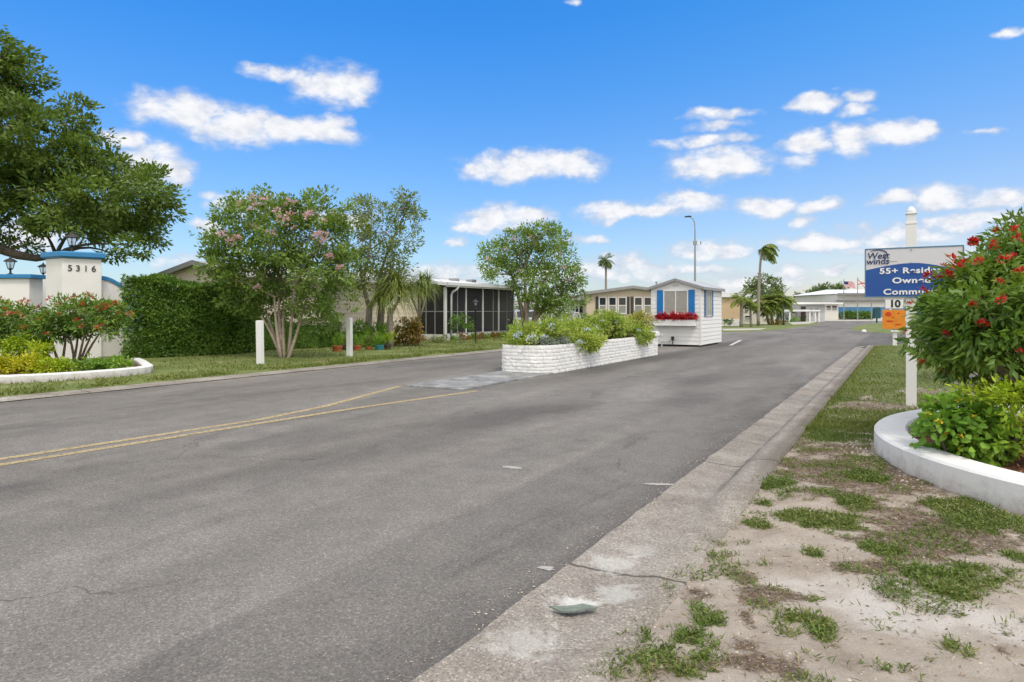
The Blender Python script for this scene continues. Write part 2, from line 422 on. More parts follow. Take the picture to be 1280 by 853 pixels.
# sky colour: the physical sky, its blue deepened as in the photograph
gr = mix(nt, 1.0, sky.outputs[0], (.72, .97, 1.3), 'MULTIPLY')
gr = mix(nt, smooth(nt, az, -.1, .75), gr, mix(nt, 1.0, gr, (1.55, 1.2, 1.06), 'MULTIPLY'))
hz = smooth(nt, te, -.01, .5)
gr = mix(nt, hz, mix(nt, 1.0, gr, (1.12, .95, .84), 'MULTIPLY'), mix(nt, 1.0, gr, (.36, 1.07, 1.36), 'MULTIPLY'))
shade = smooth(nt, mth(nt, 'ADD', mth(nt, 'MULTIPLY', noise_tex(nt, st.outputs[0], 34, 6, .6), .8), mth(nt, 'MULTIPLY', dens, .35)), .45, .85)
cl = mix(nt, shade, tuple(x / STR for x in (.47, .51, .6)), tuple(x / STR for x in (.74, .74, .755)))
cl = mix(nt, m_far, cl, tuple(x / STR for x in (1.13, 1.11, 1.095)))
out = mix(nt, dens_all, gr, cl)
nt.links.new(out, bg.inputs['Color'])

# ------------------------------------------------------------------ ground, road
def fbm(x, y, s=1.0, o=4, z=0.0):
    return mnoise.fractal(Vector((x * s, y * s, z)), 1.0, 2.0, o)

m, nt, b = nm('earth'); co = objco(nt)
c = ramp(nt, noise_tex(nt, co, .15, 8, .7), [(.3, (.11, .13, .045)), (.55, (.15, .16, .06)), (.75, (.22, .19, .11))])
nt.links.new(c, b.inputs['Base Color']); b.inputs['Roughness'].default_value = .95
mb = MB(); mb.add([(-1500, -1500, -.12), (1500, -1500, -.12), (1500, 1500, -.12), (-1500, 1500, -.12)], [(0, 1, 2, 3)])
tag(mb.build('ground', m), kind='structure')

# asphalt: aggregate, paving seam, worn and stained bands along the lanes, shade painted beside the planter
m, nt, b = nm('asphalt'); co = objco(nt)
spx = nt.nodes.new('ShaderNodeSeparateXYZ'); nt.links.new(co, spx.inputs[0])
mpb = nt.nodes.new('ShaderNodeMapping'); mpb.inputs['Scale'].default_value = (1, .25, 1); nt.links.new(co, mpb.inputs[0])
stret = mpb.outputs[0]
base = ramp(nt, noise_tex(nt, stret, .55, 6, .62, .5), [(.34, (.124, .115, .104)), (.5, (.173, .162, .148)), (.66, (.219, .206, .19))])
mott = ramp(nt, noise_tex(nt, co, 3.0, 6, .65), [(.3, .84), (.7, 1.12)])
base = mix(nt, 1.0, base, mott, 'MULTIPLY')
wob = mth(nt, 'MULTIPLY', mth(nt, 'SUBTRACT', noise_tex(nt, stret, 2.0, 4), .5), .35)
xb = mth(nt, 'ADD', spx.outputs[0], wob)
seam = smooth(nt, xb, -2.9, -2.8); near = smooth(nt, spx.outputs[1], 11.0, 6.0)
base = mix(nt, mth(nt, 'MULTIPLY', mth(nt, 'MULTIPLY', seam, near), .3), base, (.085, .08, .078))
def band(c0, w, amt, col):
    global base
    d = mth(nt, 'ABSOLUTE', mth(nt, 'SUBTRACT', xb, c0))
    base = mix(nt, mth(nt, 'MULTIPLY', smooth(nt, d, w, w * .2), amt), base, col)
band(-4.9, .8, .22, (.1, .095, .092)); band(-6.4, .5, .16, (.1, .095, .09)); band(-3.4, .5, .18, (.1, .095, .09)); band(-11.0, .9, .3, (.1, .095, .095)); band(-9.4, .6, .2, (.1, .095, .095))
stain = smooth(nt, noise_tex(nt, stret, .9, 7, .7, .8), .56, .7)
base = mix(nt, mth(nt, 'MULTIPLY', stain, .5), base, (.075, .072, .072))
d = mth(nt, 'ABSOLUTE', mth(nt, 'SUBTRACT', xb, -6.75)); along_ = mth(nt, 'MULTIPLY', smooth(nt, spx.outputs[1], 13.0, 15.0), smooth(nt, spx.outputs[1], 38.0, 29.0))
base = mix(nt, mth(nt, 'MULTIPLY', mth(nt, 'MULTIPLY', smooth(nt, d, .75, .1), along_), .55), base, (.06, .058, .057))  # contact shade right of planter and booth, painted into the asphalt
for cx_, cy_, rx_, ry_, am_ in ((-3.1, 11.2, .55, 1.6, .4), (-3.9, 14.5, .7, 1.8, .35), (-4.9, 8.2, .5, 1.5, .3), (-6.2, 5.6, .6, 1.0, .3), (-2.6, 17.5, .5, 2.0, .3), (-6.0, 22.0, 1.0, 2.5, .3)):
    q = mth(nt, 'ADD', mth(nt, 'POWER', mth(nt, 'ABSOLUTE', mth(nt, 'MULTIPLY', mth(nt, 'SUBTRACT', xb, cx_), 1 / rx_)), 2.0), mth(nt, 'POWER', mth(nt, 'ABSOLUTE', mth(nt, 'MULTIPLY', mth(nt, 'SUBTRACT', spx.outputs[1], cy_), 1 / ry_)), 2.0))
    q = mth(nt, 'ADD', q, mth(nt, 'MULTIPLY', mth(nt, 'SUBTRACT', noise_tex(nt, co, 1.7, 5, .65), .5), 1.6))
    base = mix(nt, mth(nt, 'MULTIPLY', smooth(nt, q, 1.1, .1), am_), base, (.075, .072, .07))
edge = smooth(nt, xb, -1.95, -1.68)
base = mix(nt, mth(nt, 'MULTIPLY', edge, .45), base, (.06, .055, .05))
vor = nt.nodes.new('ShaderNodeTexVoronoi'); vor.inputs['Scale'].default_value = 120; nt.links.new(co, vor.inputs['Vector'])
sv = nt.nodes.new('ShaderNodeSeparateColor'); nt.links.new(vor.outputs['Color'], sv.inputs[0])
spk = ramp(nt, sv.outputs[0], [(0, .7), (.45, .94), (.84, 1.06), (.94, 1.3), (1, 1.6)])
base = mix(nt, 1.0, base, spk, 'MULTIPLY')
base = mix(nt, 1.0, base, ramp(nt, noise_tex(nt, co, 38, 4, .7), [(.3, .8), (.7, 1.2)]), 'MULTIPLY')
wv = nt.nodes.new('ShaderNodeVectorMath'); wv.operation = 'MULTIPLY_ADD'
nz = nt.nodes.new('ShaderNodeTexNoise'); nz.inputs['Scale'].default_value = 1.6; nz.inputs['Detail'].default_value = 6; nt.links.new(co, nz.inputs['Vector'])
nt.links.new(nz.outputs['Color'], wv.inputs[0]); wv.inputs[1].default_value = (.9, .9, 0); nt.links.new(co, wv.inputs[2])
vc = nt.nodes.new('ShaderNodeTexVoronoi'); vc.feature = 'DISTANCE_TO_EDGE'; vc.inputs['Scale'].default_value = .33; nt.links.new(wv.outputs[0], vc.inputs['Vector'])
crk = mth(nt, 'MULTIPLY', smooth(nt, vc.outputs['Distance'], .004, .0005), smooth(nt, noise_tex(nt, co, .4, 3), .5, .6))
base = mix(nt, mth(nt, 'MULTIPLY', crk, .6), base, (.045, .042, .04))
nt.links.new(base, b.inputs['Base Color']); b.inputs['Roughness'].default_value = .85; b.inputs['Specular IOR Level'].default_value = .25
bump(nt, b, mth(nt, 'ADD', vor.outputs['Distance'], noise_tex(nt, co, 40, 3)), .45, .006)
ASPHALT = m

def flat(mb, pts, z): mb.add([(p[0], p[1], z) for p in pts], [tuple(range(len(pts)))])
bm_ = bmesh.new()
# one sheet in the road's own frame (x across, y along): carriageway, side street to the right, forecourt at the end
out = []
a = -14.0
while a < 30.5:
    out.append((-1.66 + .03 * fbm(a, 0, 1.3) + .012 * fbm(a, 3, 7), a)); a += .1
for i in range(9):
    t = i / 8 * math.pi / 2; out.append((-1.66 + 2.7 * (1 - math.cos(t)), 30.5 + 2.7 * math.sin(t)))
out += [(90, 33.2), (90, 120), (-12.7, 120)]
a = 120
while a > -14: out.append((-12.72 + .05 * fbm(a, 9, .8), a)); a -= .5
me = bpy.data.meshes.new('road'); me.from_pydata([(x, y, 0) for x, y in out], [], [tuple(range(len(out)))]); me.update()
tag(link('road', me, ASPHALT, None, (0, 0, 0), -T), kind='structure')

# concrete gutter on the right, flush strip on the left
m, nt, b = nm('concrete'); co = objco(nt)
spx = nt.nodes.new('ShaderNodeSeparateXYZ'); nt.links.new(co, spx.inputs[0])
c = ramp(nt, noise_tex(nt, co, 1.6, 8, .68, .3), [(.3, (.185, .163, .14)), (.5, (.26, .235, .206)), (.7, (.33, .307, .275))])
vor = nt.nodes.new('ShaderNodeTexVoronoi'); vor.inputs['Scale'].default_value = 110; nt.links.new(co, vor.inputs['Vector'])
sv = nt.nodes.new('ShaderNodeSeparateColor'); nt.links.new(vor.outputs['Color'], sv.inputs[0])
c = mix(nt, 1.0, c, ramp(nt, sv.outputs[0], [(0, .6), (.3, .9), (.8, 1.03), (.92, 1.3), (1, 1.6)]), 'MULTIPLY')
c = mix(nt, mth(nt, 'MULTIPLY', smooth(nt, noise_tex(nt, co, 2.4, 7, .7, .8), .52, .7), .45), c, (.12, .1, .08))
c = mix(nt, mth(nt, 'MULTIPLY', smooth(nt, noise_tex(nt, co, 1.3, 8, .72, 1.5), .6, .68), .6), c, (.46, .45, .42))
gx = mth(nt, 'ADD', spx.outputs[0], mth(nt, 'MULTIPLY', mth(nt, 'SUBTRACT', noise_tex(nt, co, 3, 5, .7), .5), .12))
grv = mth(nt, 'ADD', mth(nt, 'MULTIPLY', smooth(nt, mth(nt, 'ABSOLUTE', mth(nt, 'SUBTRACT', gx, -1.31)), .05, .01), .7), mth(nt, 'MULTIPLY', smooth(nt, gx, -1.2, -1.08), .55), True)
c = mix(nt, mth(nt, 'MULTIPLY', grv, smooth(nt, spx.outputs[1], 4.8, 6.4)), c, (.1, .088, .075))
jw = mth(nt, 'ADD', spx.outputs[1], mth(nt, 'MULTIPLY', mth(nt, 'SUBTRACT', noise_tex(nt, co, 4, 5), .5), .14))
jj = mth(nt, 'ABSOLUTE', mth(nt, 'SUBTRACT', mth(nt, 'FLOORED_MODULO', mth(nt, 'ADD', jw, .95), 3.05), 1.5))
c = mix(nt, mth(nt, 'MULTIPLY', smooth(nt, jj, .022, .008), .8), c, (.06, .052, .045))
wn = noise_tex(nt, co, 9, 7, .72, .6)
for px, py, rr, am_ in ((722, 757, .12, .8), (768, 706, .2, .4), (655, 805, .2, .35), (775, 745, .16, .4), (800, 690, .14, .25)):
    p_ = G(px, py); q_ = (p_.x * V.x + p_.y * V.y, p_.x * U.x + p_.y * U.y)
    dd_ = nt.nodes.new('ShaderNodeVectorMath'); dd_.operation = 'DISTANCE'; nt.links.new(co, dd_.inputs[0]); dd_.inputs[1].default_value = (q_[0], q_[1], .015)
    c = mix(nt, mth(nt, 'MULTIPLY', smooth(nt, mth(nt, 'ADD', dd_.outputs['Value'], mth(nt, 'MULTIPLY', mth(nt, 'SUBTRACT', wn, .5), rr * 2.6)), rr, rr * .35), am_), c, (.56, .565, .54))
nt.links.new(c, b.inputs['Base Color']); b.inputs['Roughness'].default_value = .9; b.inputs['Specular IOR Level'].default_value = .2
bump(nt, b, mth(nt, 'ADD', noise_tex(nt, co, 60, 5), mth(nt, 'MULTIPLY', vor.outputs['Distance'], .5)), .45, .006)
CONC = m
def kerb(prof, a0, a1, step, name):
    vs, fs = [], []; n = len(prof); k = 0; a = a0
    while a <= a1 + 1e-6:
        w = min(1, max(0, (a - 4.5) / 2.5))
        for j, (x, z0, z1) in enumerate(prof):
            wob = .022 * fbm(a, j * 5, 2.2) if j in (0, n - 1) else 0
            vs.append((x + wob, a, z0 + (z1 - z0) * w + .004 * fbm(a, x, 3)))
        if k:
            for j in range(n - 1): i = (k - 1) * n + j; fs.append((i, i + 1, i + n + 1, i + n))
        k += 1; a += step
    me = bpy.data.meshes.new(name); me.from_pydata(vs, [], fs); me.update(); me.polygons.foreach_set('use_smooth', [True] * len(me.polygons))
    return tag(link(name, me, CONC, None, (0, 0, 0), -T), kind='structure')
kerb([(-1.70, .012, .012), (-1.62, .012, .012), (-1.40, .004, -.002), (-1.33, .008, .01), (-1.27, .014, .075), (-1.2, .02, .105), (-1.02, .03, .11), (-.98, -.05, -.05)], -4, 30.4, .12, 'kerb')
kerb([(-13.15, .035, .035), (-13.1, .04, .04), (-12.85, .03, .03), (-12.66, .012, .012)], -14, 48, .5, 'kerb')
# kerb return round the corner into the side street
vs, fs = [], []
for i in range(13):
    t = i / 12 * math.pi / 2
    for j, (rr, z) in enumerate(((2.7, .012), (2.5, .01), (2.25, .08), (2.0, .085), (1.97, -.05))):
        vs.append((1.04 - rr * math.cos(t) + 0.0, 30.4 + rr * math.sin(t), z))
    if i:
        for j in range(4): q = (i - 1) * 5 + j; fs.append((q, q + 1, q + 6, q + 5))
me = bpy.data.meshes.new('kerb'); me.from_pydata(vs, [], fs); me.update()
tag(link('kerb', me, CONC, None, (0, 0, 0), -T), kind='structure')

# painted lines
m, nt, b = nm('worn_yellow_paint'); co = objco(nt)
c = ramp(nt, noise_tex(nt, co, 1.2, 6, .7), [(.3, (.34, .27, .15)), (.7, (.45, .36, .19))])
nt.links.new(c, b.inputs['Base Color']); b.inputs['Roughness'].default_value = .8
wear = smooth(nt, noise_tex(nt, co, 22, 7, .75), .48, .62)
tr = nt.nodes.new('ShaderNodeBsdfTransparent'); ms = nt.nodes.new('ShaderNodeMixShader')
nt.links.new(wear, ms.inputs[0]); nt.links.new(tr.outputs[0], ms.inputs[2]); nt.links.new(b.outputs[0], ms.inputs[1])
mlt = mth(nt, 'MULTIPLY', wear, .85); nt.links.new(mlt, ms.inputs[0])
nt.links.new(ms.outputs[0], nt.nodes['Material Output'].inputs['Surface'])
YEL = m
def stripe(pts, w, z, mat_, name):
    vs, fs = [], []
    for i, p in enumerate(pts):
        p = Vector(p); d = (Vector(pts[min(i + 1, len(pts) - 1)]) - Vector(pts[max(i - 1, 0)])).normalized(); s = Vector((d.y, -d.x, 0)) * w / 2
        vs += [p + s, p - s]
        if i: fs.append((2 * i - 2, 2 * i, 2 * i + 1, 2 * i - 1))
    me = bpy.data.meshes.new(name); me.from_pydata([(v.x, v.y, z) for v in vs], [], fs); me.update()
    return tag(link(name, me, mat_), kind='structure')
stripe([R(-13, -7.86), R(-2, -7.9), R(3.24, -7.85), R(6.2, -7.62), R(7.6, -7.8), G(500, 483)], .12, .004, YEL, 'road_marking')
stripe([R(-13, -7.54), R(-2, -7.56), R(3.1, -7.56), R(6.1, -7.36), R(7.6, -7.25), G(596, 489)], .12, .0045, YEL, 'road_marking')
m = mat('worn_white_paint', (.5, .49, .46), .8, .2, var=.15, vscale=8)
stripe([G(913, 432), G(926, 425.5)], .14, .004, m, 'road_marking')
def smear(px, py, w, d, rz, seed):
    c = G(px, py); pts = []
    for i in range(22):
        t = i / 22 * 2 * math.pi; r = 1 + .45 * fbm(math.cos(t) * 2 + seed, math.sin(t) * 2, 1.0)
        q = Matrix.Rotation(rz, 3, 'Z') @ Vector((math.cos(t) * w * r, math.sin(t) * d * r, 0)); pts.append(c + q)
    mb = MB(); flat(mb, pts, .004); tag(mb.build('road_marking', m_sm), kind='structure')
m_sm = mat('chalky_smear', (.33, .32, .305), .9, .2, var=.25, vscale=25)
smear(640, 585, .1, .05, -.4, 1); smear(826, 606, .15, .035, -.1, 5); smear(855, 610, .09, .015, -.2, 9); smear(683, 711, .05, .03, -.4, 14)

# worn grey concrete pad in front of the planter
m, nt, b = nm('worn_grey_pad'); co = objco(nt)
c = ramp(nt, noise_tex(nt, co, 2.5, 8, .7, .4), [(.35, (.12, .122, .122)), (.5, (.2, .205, .205)), (.68, (.34, .35, .35))])
nt.links.new(c, b.inputs['Base Color']); b.inputs['Roughness'].default_value = .85; bump(nt, b, noise_tex(nt, co, 25, 6), .4, .01)
mb = MB(); mb.bx(-8.45, -7.1, 10.35, 14.1, -.02, .035); mb.build('pavement', m, None, (0, 0, 0), -T, bevel=.01)
tag(bpy.data.objects['pavement'], kind='structure')

# ------------------------------------------------------------------ verges
def patch(px, py, rx, ry):
    c = G(px, py); return (c.x, c.y, rx * c.y / F, max(.12, ry * c.y ** 2 / 1260.0))
WEEDS = [patch(*t) for t in ((805,830,88,30),(870,815,40,16),(885,783,26,12),(1010,793,50,20),(985,800,22,10),(1200,738,85,32),(1030,660,55,17),(1068,643,26,12),(1212,655,62,26),(1096,696,36,10),
        (965,612,34,13),(1200,826,20,8),(1255,662,40,20),(948,662,14,8),(950,633,10,8),(1085,610,25,9),(835,742,8,8),(778,790,10,8),(806,796,9,10),(1270,705,25,10),(1015,700,10,5),(760,835,26,16))]
DRY = [patch(*t) for t in ((1090,605,140,55),(1175,672,120,40),(1020,600,60,40),(1200,610,60,40),(960,755,60,10),(1090,720,60,8),(870,750,30,10),(1040,612,70,24),(1130,690,90,32),(1095,650,60,24),(1150,640,40,20),(930,730,16,6),(935,790,14,8),(1255,830,14,8),(960,845,60,10),(930,818,26,10),(830,842,70,16),(1040,575,60,14),(1070,520,60,6),(848,716,16,5))]
PALE = [patch(*t) for t in ((1120,775,110,36),(1240,790,60,30),(1230,640,20,8),(1010,740,60,20),(1190,690,40,8))]
STREAK = [patch(*t) for t in ((1075,516,75,6),(1120,514,50,5),(1000,560,22,12),(1060,575,40,12),(1180,498,40,6),(1225,475,40,6))]
def pm(lst, x, y):
    return max(1 - ((x - c[0]) / c[2]) ** 2 - ((y - c[1]) / c[3]) ** 2 for c in lst)
def ss(x, a, b):
    t = min(1, max(0, (x - a) / (b - a))); return t * t * (3 - 2 * t)
def cover(x, y):
    """grass, brown litter and pale sand on the right-hand verge"""
    n = fbm(x, y, 2.2, 5); n2 = fbm(x + 40, y, 6.0, 4)
    n3 = fbm(x + 9, y + 7, 14.0, 3)
    g = ss(pm(WEEDS, x, y) * 1.0 + .9 * n + .65 * n2 + .55 * n3, -.3, .95)
    g = max(g * (.75 + .25 * ss(n3 + n2, -.3, .3)), .42 * ss(n2 + n + .4 * n3, .1, .8), .45 * ss(pm(DRY[:4], x, y), .0, .6) * ss(n + n2 + .4 * n3, -.1, .5))
    far = ss(y + .9 * n + .5 * n2, 6.3, 8.0) * (1 - .85 * ss(pm(STREAK, x, y) + 1.1 * n + .5 * n2, -.2, .9)) * ss(.85 + n * .8 + .3 * n2, .1, .6)
    g = max(g, far)
    d = ss(pm(DRY, x, y) + 1.0 * n + .6 * n2 + .3 * n3, -.35, .9)
    d = max(d * .9, .62 * ss(pm(STREAK, x, y) + .8 * n + .6 * n2, -.3, .7), .5 * ss(n2 + .5 * n, .25, .6))
    p = ss(pm(PALE, x, y) + 1.0 * n + .4 * n2, -.2, .9)
    return g, d * (1 - .5 * g), p * (1 - g)

m, nt, b = nm('sandy_verge'); co = objco(nt)
at = nt.nodes.new('ShaderNodeAttribute'); at.attribute_name = 'cover'
sc_ = nt.nodes.new('ShaderNodeSeparateColor'); nt.links.new(at.outputs['Color'], sc_.inputs[0])
sand = ramp(nt, noise_tex(nt, co, 3, 8, .7), [(.28, (.2, .165, .132)), (.45, (.3, .258, .217)), (.55, (.34, .298, .255)), (.72, (.42, .378, .33))])
sand = mix(nt, sc_.outputs[2], sand, (.45, .42, .39))
br = ramp(nt, noise_tex(nt, co, 28, 6, .75), [(.3, (.06, .045, .035)), (.5, (.135, .105, .082)), (.7, (.26, .215, .175))])
fd = smooth(nt, mth(nt, 'ADD', sc_.outputs[1], mth(nt, 'MULTIPLY', mth(nt, 'SUBTRACT', noise_tex(nt, co, 24, 8, .8), .5), 1.9)), .3, .8)
c = mix(nt, fd, sand, br)
gg = ramp(nt, noise_tex(nt, co, 22, 6, .75), [(.3, (.07, .105, .022)), (.55, (.11, .15, .036)), (.78, (.2, .19, .085))])
fg = smooth(nt, mth(nt, 'ADD', sc_.outputs[0], mth(nt, 'MULTIPLY', mth(nt, 'SUBTRACT', noise_tex(nt, co, 20, 6, .7), .5), .8)), .3, .8)
c = mix(nt, mth(nt, 'MULTIPLY', fg, .85), c, gg)
c = mix(nt, 1.0, c, ramp(nt, noise_tex(nt, co, 120, 4, .8), [(.25, .7), (.5, 1), (.75, 1.3)]), 'MULTIPLY')
nt.links.new(c, b.inputs['Base Color']); b.inputs['Roughness'].default_value = .95; b.inputs['Specular IOR Level'].default_value = .15
bump(nt, b, mth(nt, 'ADD', noise_tex(nt, co, 45, 7, .75), mth(nt, 'MULTIPLY', noise_tex(nt, co, 9, 4), 1.5)), .55, .02)
VERGE = m
def verge_z(a, bb):
    e = ss(bb, -1.2, -.55)
    x = R(a, bb)
    far = ss(a, 4.5, 7.0)
    return (.012 + .045 * far) * (1 - e) + (.05 + .05 * far) * e + .022 * fbm(x.x, x.y, 1.1, 3) * e + .008 * fbm(x.x, x.y, 7, 3) * min(1, e + .3)
As = [-4.0]; 
while As[-1] < 33.0: As.append(As[-1] + (.035 if 1.5 < As[-1] < 8.5 else .12 if As[-1] < 14 else .5 if As[-1] > 8 else .25))
Bs = [0.0]
while Bs[-1] < 40: Bs.append(Bs[-1] + (.035 if Bs[-1] < 5.2 else .2 if Bs[-1] < 9 else 2.0))
vs, cols = [], []
for a in As:
    lo = -1.2 + .09 * fbm(a, 2, 1.5, 4) + .03 * fbm(a, 5, 6, 3)
    if a < 3.6: lo += .05 * math.sin(a * 3)
    if a > 30.4: lo = max(lo, 1.04 - math.sqrt(max(0, 2.0 ** 2 - min(a - 30.4, 2.0) ** 2)) - .03)
    for bb in Bs:
        q = lo + bb; p = R(min(a, 33.0), q); vs.append((p.x, p.y, verge_z(a, q) - (.03 if bb == 0 else 0)))
        if p.y > .3 and p.x < 15: g_, d_, p_ = cover(p.x, p.y)
        else: g_, d_, p_ = .8, .2, 0
        cols.append((g_, d_, p_, 1))
nb = len(Bs)
ia = np.arange(len(As) - 1)[:, None]; ib = np.arange(nb - 1)[None, :]
q = (ia * nb + ib); idx = np.stack([q, q + 1, q + nb + 1, q + nb], -1).ravel()
me = quick_mesh('verge', vs, idx, 4)
ca = me.color_attributes.new('cover', 'FLOAT_COLOR', 'POINT'); ca.data.foreach_set('color', np.asarray(cols, np.float32).ravel())
me.polygons.foreach_set('use_smooth', [True] * len(me.polygons))
tag(link('verge', me, VERGE), kind='structure')

m, nt, b = nm('lawn_turf'); co = objco(nt)
c = ramp(nt, noise_tex(nt, co, .7, 8, .7), [(.3, (.085, .12, .025)), (.52, (.13, .165, .04)), (.64, (.2, .2, .075)), (.78, (.3, .25, .14))])
c = mix(nt, 1.0, c, ramp(nt, noise_tex(nt, co, 30, 5, .75), [(.3, .65), (.7, 1.35)]), 'MULTIPLY')
nt.links.new(c, b.inputs['Base Color']); b.inputs['Roughness'].default_value = .95; bump(nt, b, noise_tex(nt, co, 40, 6, .7), .6, .02)
TURF = m
def sheet(name, rows, mat_):
    vs = []; fs = []; n = len(rows[0])
    for r in rows: vs += r
    for i in range(len(rows) - 1):
        for j in range(n - 1): k = i * n + j; fs.append((k, k + 1, k + n + 1, k + n))
    me = bpy.data.meshes.new(name); me.from_pydata(vs, [], fs); me.update(); me.polygons.foreach_set('use_smooth', [True] * len(me.polygons))
    return tag(link(name, me, mat_), kind='structure')
rows = []
for i in range(0, 130):
    a = -14 + i * .6 if i < 110 else 52 + (i - 110) * 4
    r = []
    for k, bb in enumerate((0, .12, .35, .8, 1.6, 3, 5, 8, 14, 24, 50, 90)):
        q = -13.08 - bb - (.1 * fbm(a, 4, .9) if bb == 0 else 0); p = R(a, q)
        r.append((p.x, p.y, (.03 if bb == 0 else .05 + .03 * min(1, bb)) + .02 * fbm(p.x, p.y, .5, 3) * min(1, bb)))
    rows.append(r)
sheet('lawn', rows, TURF)
def island(name, pts, z, mat_):
    mb = MB(); n = len(pts); q = [G(x, y) for x, y in pts]; c = sum(q, Vector()) / n
    mb.add([(v.x, v.y, .004) for v in q] + [(c.x + (v.x - c.x) * .96, c.y + (v.y - c.y) * .96, z) for v in q], [(i, (i + 1) % n, n + (i + 1) % n, n + i) for i in range(n)] + [tuple(range(n, 2 * n))])
    return tag(mb.build(name, mat_), kind='structure')
island('lawn', [(1061, 410.5), (1068, 413), (1085, 415), (1110, 416.5), (1180, 417.5), (1420, 420), (1500, 404), (1110, 403.5), (1088, 405), (1070, 408)], .07, TURF)
island('lawn', [(800, 417.5), (880, 416), (905, 415.2), (925, 414.9), (960, 413.6), (985, 411), (1008, 407.6), (1028, 405.3), (1000, 401.5), (880, 401)], .06, TURF)
m = mat('pale_concrete_drive', (.42, .4, .36), .9, .2, var=.08, dirt=(.3, .28, .24), damt=.3)
island('path', [(900, 412.6), (958, 412.0), (950, 413.6), (904, 414.4)], .09, m)
island('path', [(985, 404.0), (1020, 402.9), (1012, 405.5), (990, 406.8)], .09, m)
island('pavement', [(1012, 402.0), (1030, 401.6), (1140, 401.3), (1140, 400), (1010, 400)], .03, m)

# ------------------------------------------------------------------ grass blades, gravel, litter
DRYG = leafmat('dry_blades', [(.11, .08, .05), (.2, .15, .09), (.3, .24, .14), (.36, .31, .2)], .1, .8, .15, .2)
GRASS = leafmat('grass_blades', [(.07, .1, .018), (.12, .165, .032), (.17, .21, .05), (.26, .22, .1)], .25, .6, .2, .35)
WEED = leafmat('weed_leaves', [(.06, .1, .02), (.105, .165, .032), (.16, .21, .05), (.26, .23, .1)], .25, .5, .25, .3)
def blades(name, pts, h, w, mat_, seed, lean=.6):
    g = np.random.default_rng(seed); n = len(pts); pts = np.asarray(pts)
    D = g.normal(size=(n, 3)) * lean; D[:, 2] = np.abs(D[:, 2]) * .4 + .6
    N = g.normal(size=(n, 3)); 
    L = h * (.5 + g.random(n))
    me = leaf_mesh(name, pts, D, N, L, w, 'quad')
    return tag(link(name, me, mat_), kind='stuff')
g = random.Random(3); near, mid = [], []
while len(near) < 44000:
    y = g.uniform(2.3, 8.4); x = g.uniform(.3, 6.5)
    a = x * U.x + y * U.y; bb = x * V.x + y * V.y
    if bb < -1.12: continue
    if ((x - 6.6) / 3.2) ** 2 + ((y - 5.6) / 3.0) ** 2 < 1.02: continue
    c_ = cover(x, y)[0]
    if g.random() < c_ ** 1.3: near.append((x, y, verge_z(a, bb) - .004))
blades('grass', near, .036, .006, WEED, 5, 1.3)
while len(mid) < 60000:
    y = 8 + 25 * g.random() ** 1.6; bb = -1.08 + 13 * g.random() ** 1.8
    a = (y - bb * V.y) / U.y; p = R(a, bb)
    if a > 32.6 or bb < -1.1 or (a > 30 and bb < .2): continue
    if ((p.x - 6.6) / 3.2) ** 2 + ((p.y - 5.6) / 3.0) ** 2 < 1.02: continue
    if g.random() < cover(p.x, p.y)[0] ** 1.2: mid.append((p.x, p.y, verge_z(a, bb) - .004))
blades('grass', mid, .06, .011, GRASS, 6, .9)
lawn = []
while len(lawn) < 30000:
    a = g.uniform(5, 36); bb = -13.15 - 6 * g.random() ** 1.7; p = R(a, bb)
    k = fbm(p.x, p.y, .8, 4)
    if g.random() < ss(k + .45, -.05, .6): lawn.append((p.x, p.y, .05))
blades('grass', lawn, .09, .02, GRASS, 7, .8)

dry = []
while len(dry) < 20000:
    y = g.uniform(2.3, 12.5); x = g.uniform(.3, 7.5); a = x * U.x + y * U.y; bb = x * V.x + y * V.y
    if bb < -1.15 or ((x - 6.6) / 3.2) ** 2 + ((y - 5.6) / 3.0) ** 2 < 1.02: continue
    c_ = cover(x, y)
    if g.random() < .02 + .75 * c_[1] ** 1.3 + .22 * c_[0]: dry.append((x, y, verge_z(a, bb)))
g_d = np.random.default_rng(19); n = len(dry); D = g_d.normal(size=(n, 3)); D[:, 2] = np.abs(D[:, 2]) * .22; N = g_d.normal(size=(n, 3)) * .5 + [0, 0, 1]
tag(link('dry_grass', leaf_mesh('dry_grass', np.array(dry), D, N, .02 + .05 * g_d.random(n), .0035, 'quad'), DRYG), kind='stuff')
# creeping weed leaves in the near patches
pts = []
while len(pts) < 5200:
    y = g.uniform(2.3, 6.6); x = g.uniform(.4, 4.6); bb = x * V.x + y * V.y; a = x * U.x + y * U.y
    if bb < -1.1 or ((x - 6.6) / 3.2) ** 2 + ((y - 5.6) / 3.0) ** 2 < 1.02: continue
    if g.random() < cover(x, y)[0] ** 2: pts.append((x, y, verge_z(a, bb) + g.random() * .025))
gg_ = np.random.default_rng(9); n = len(pts)
D = gg_.normal(size=(n, 3)); D[:, 2] = np.abs(D[:, 2]) * .5 + .15; N = gg_.normal(size=(n, 3)) * .4 + [0, 0, 1]
tag(link('weeds', leaf_mesh('weeds', np.array(pts), D, N, .02 + .022 * gg_.random(n), .011, 'fold'), WEED), kind='stuff')

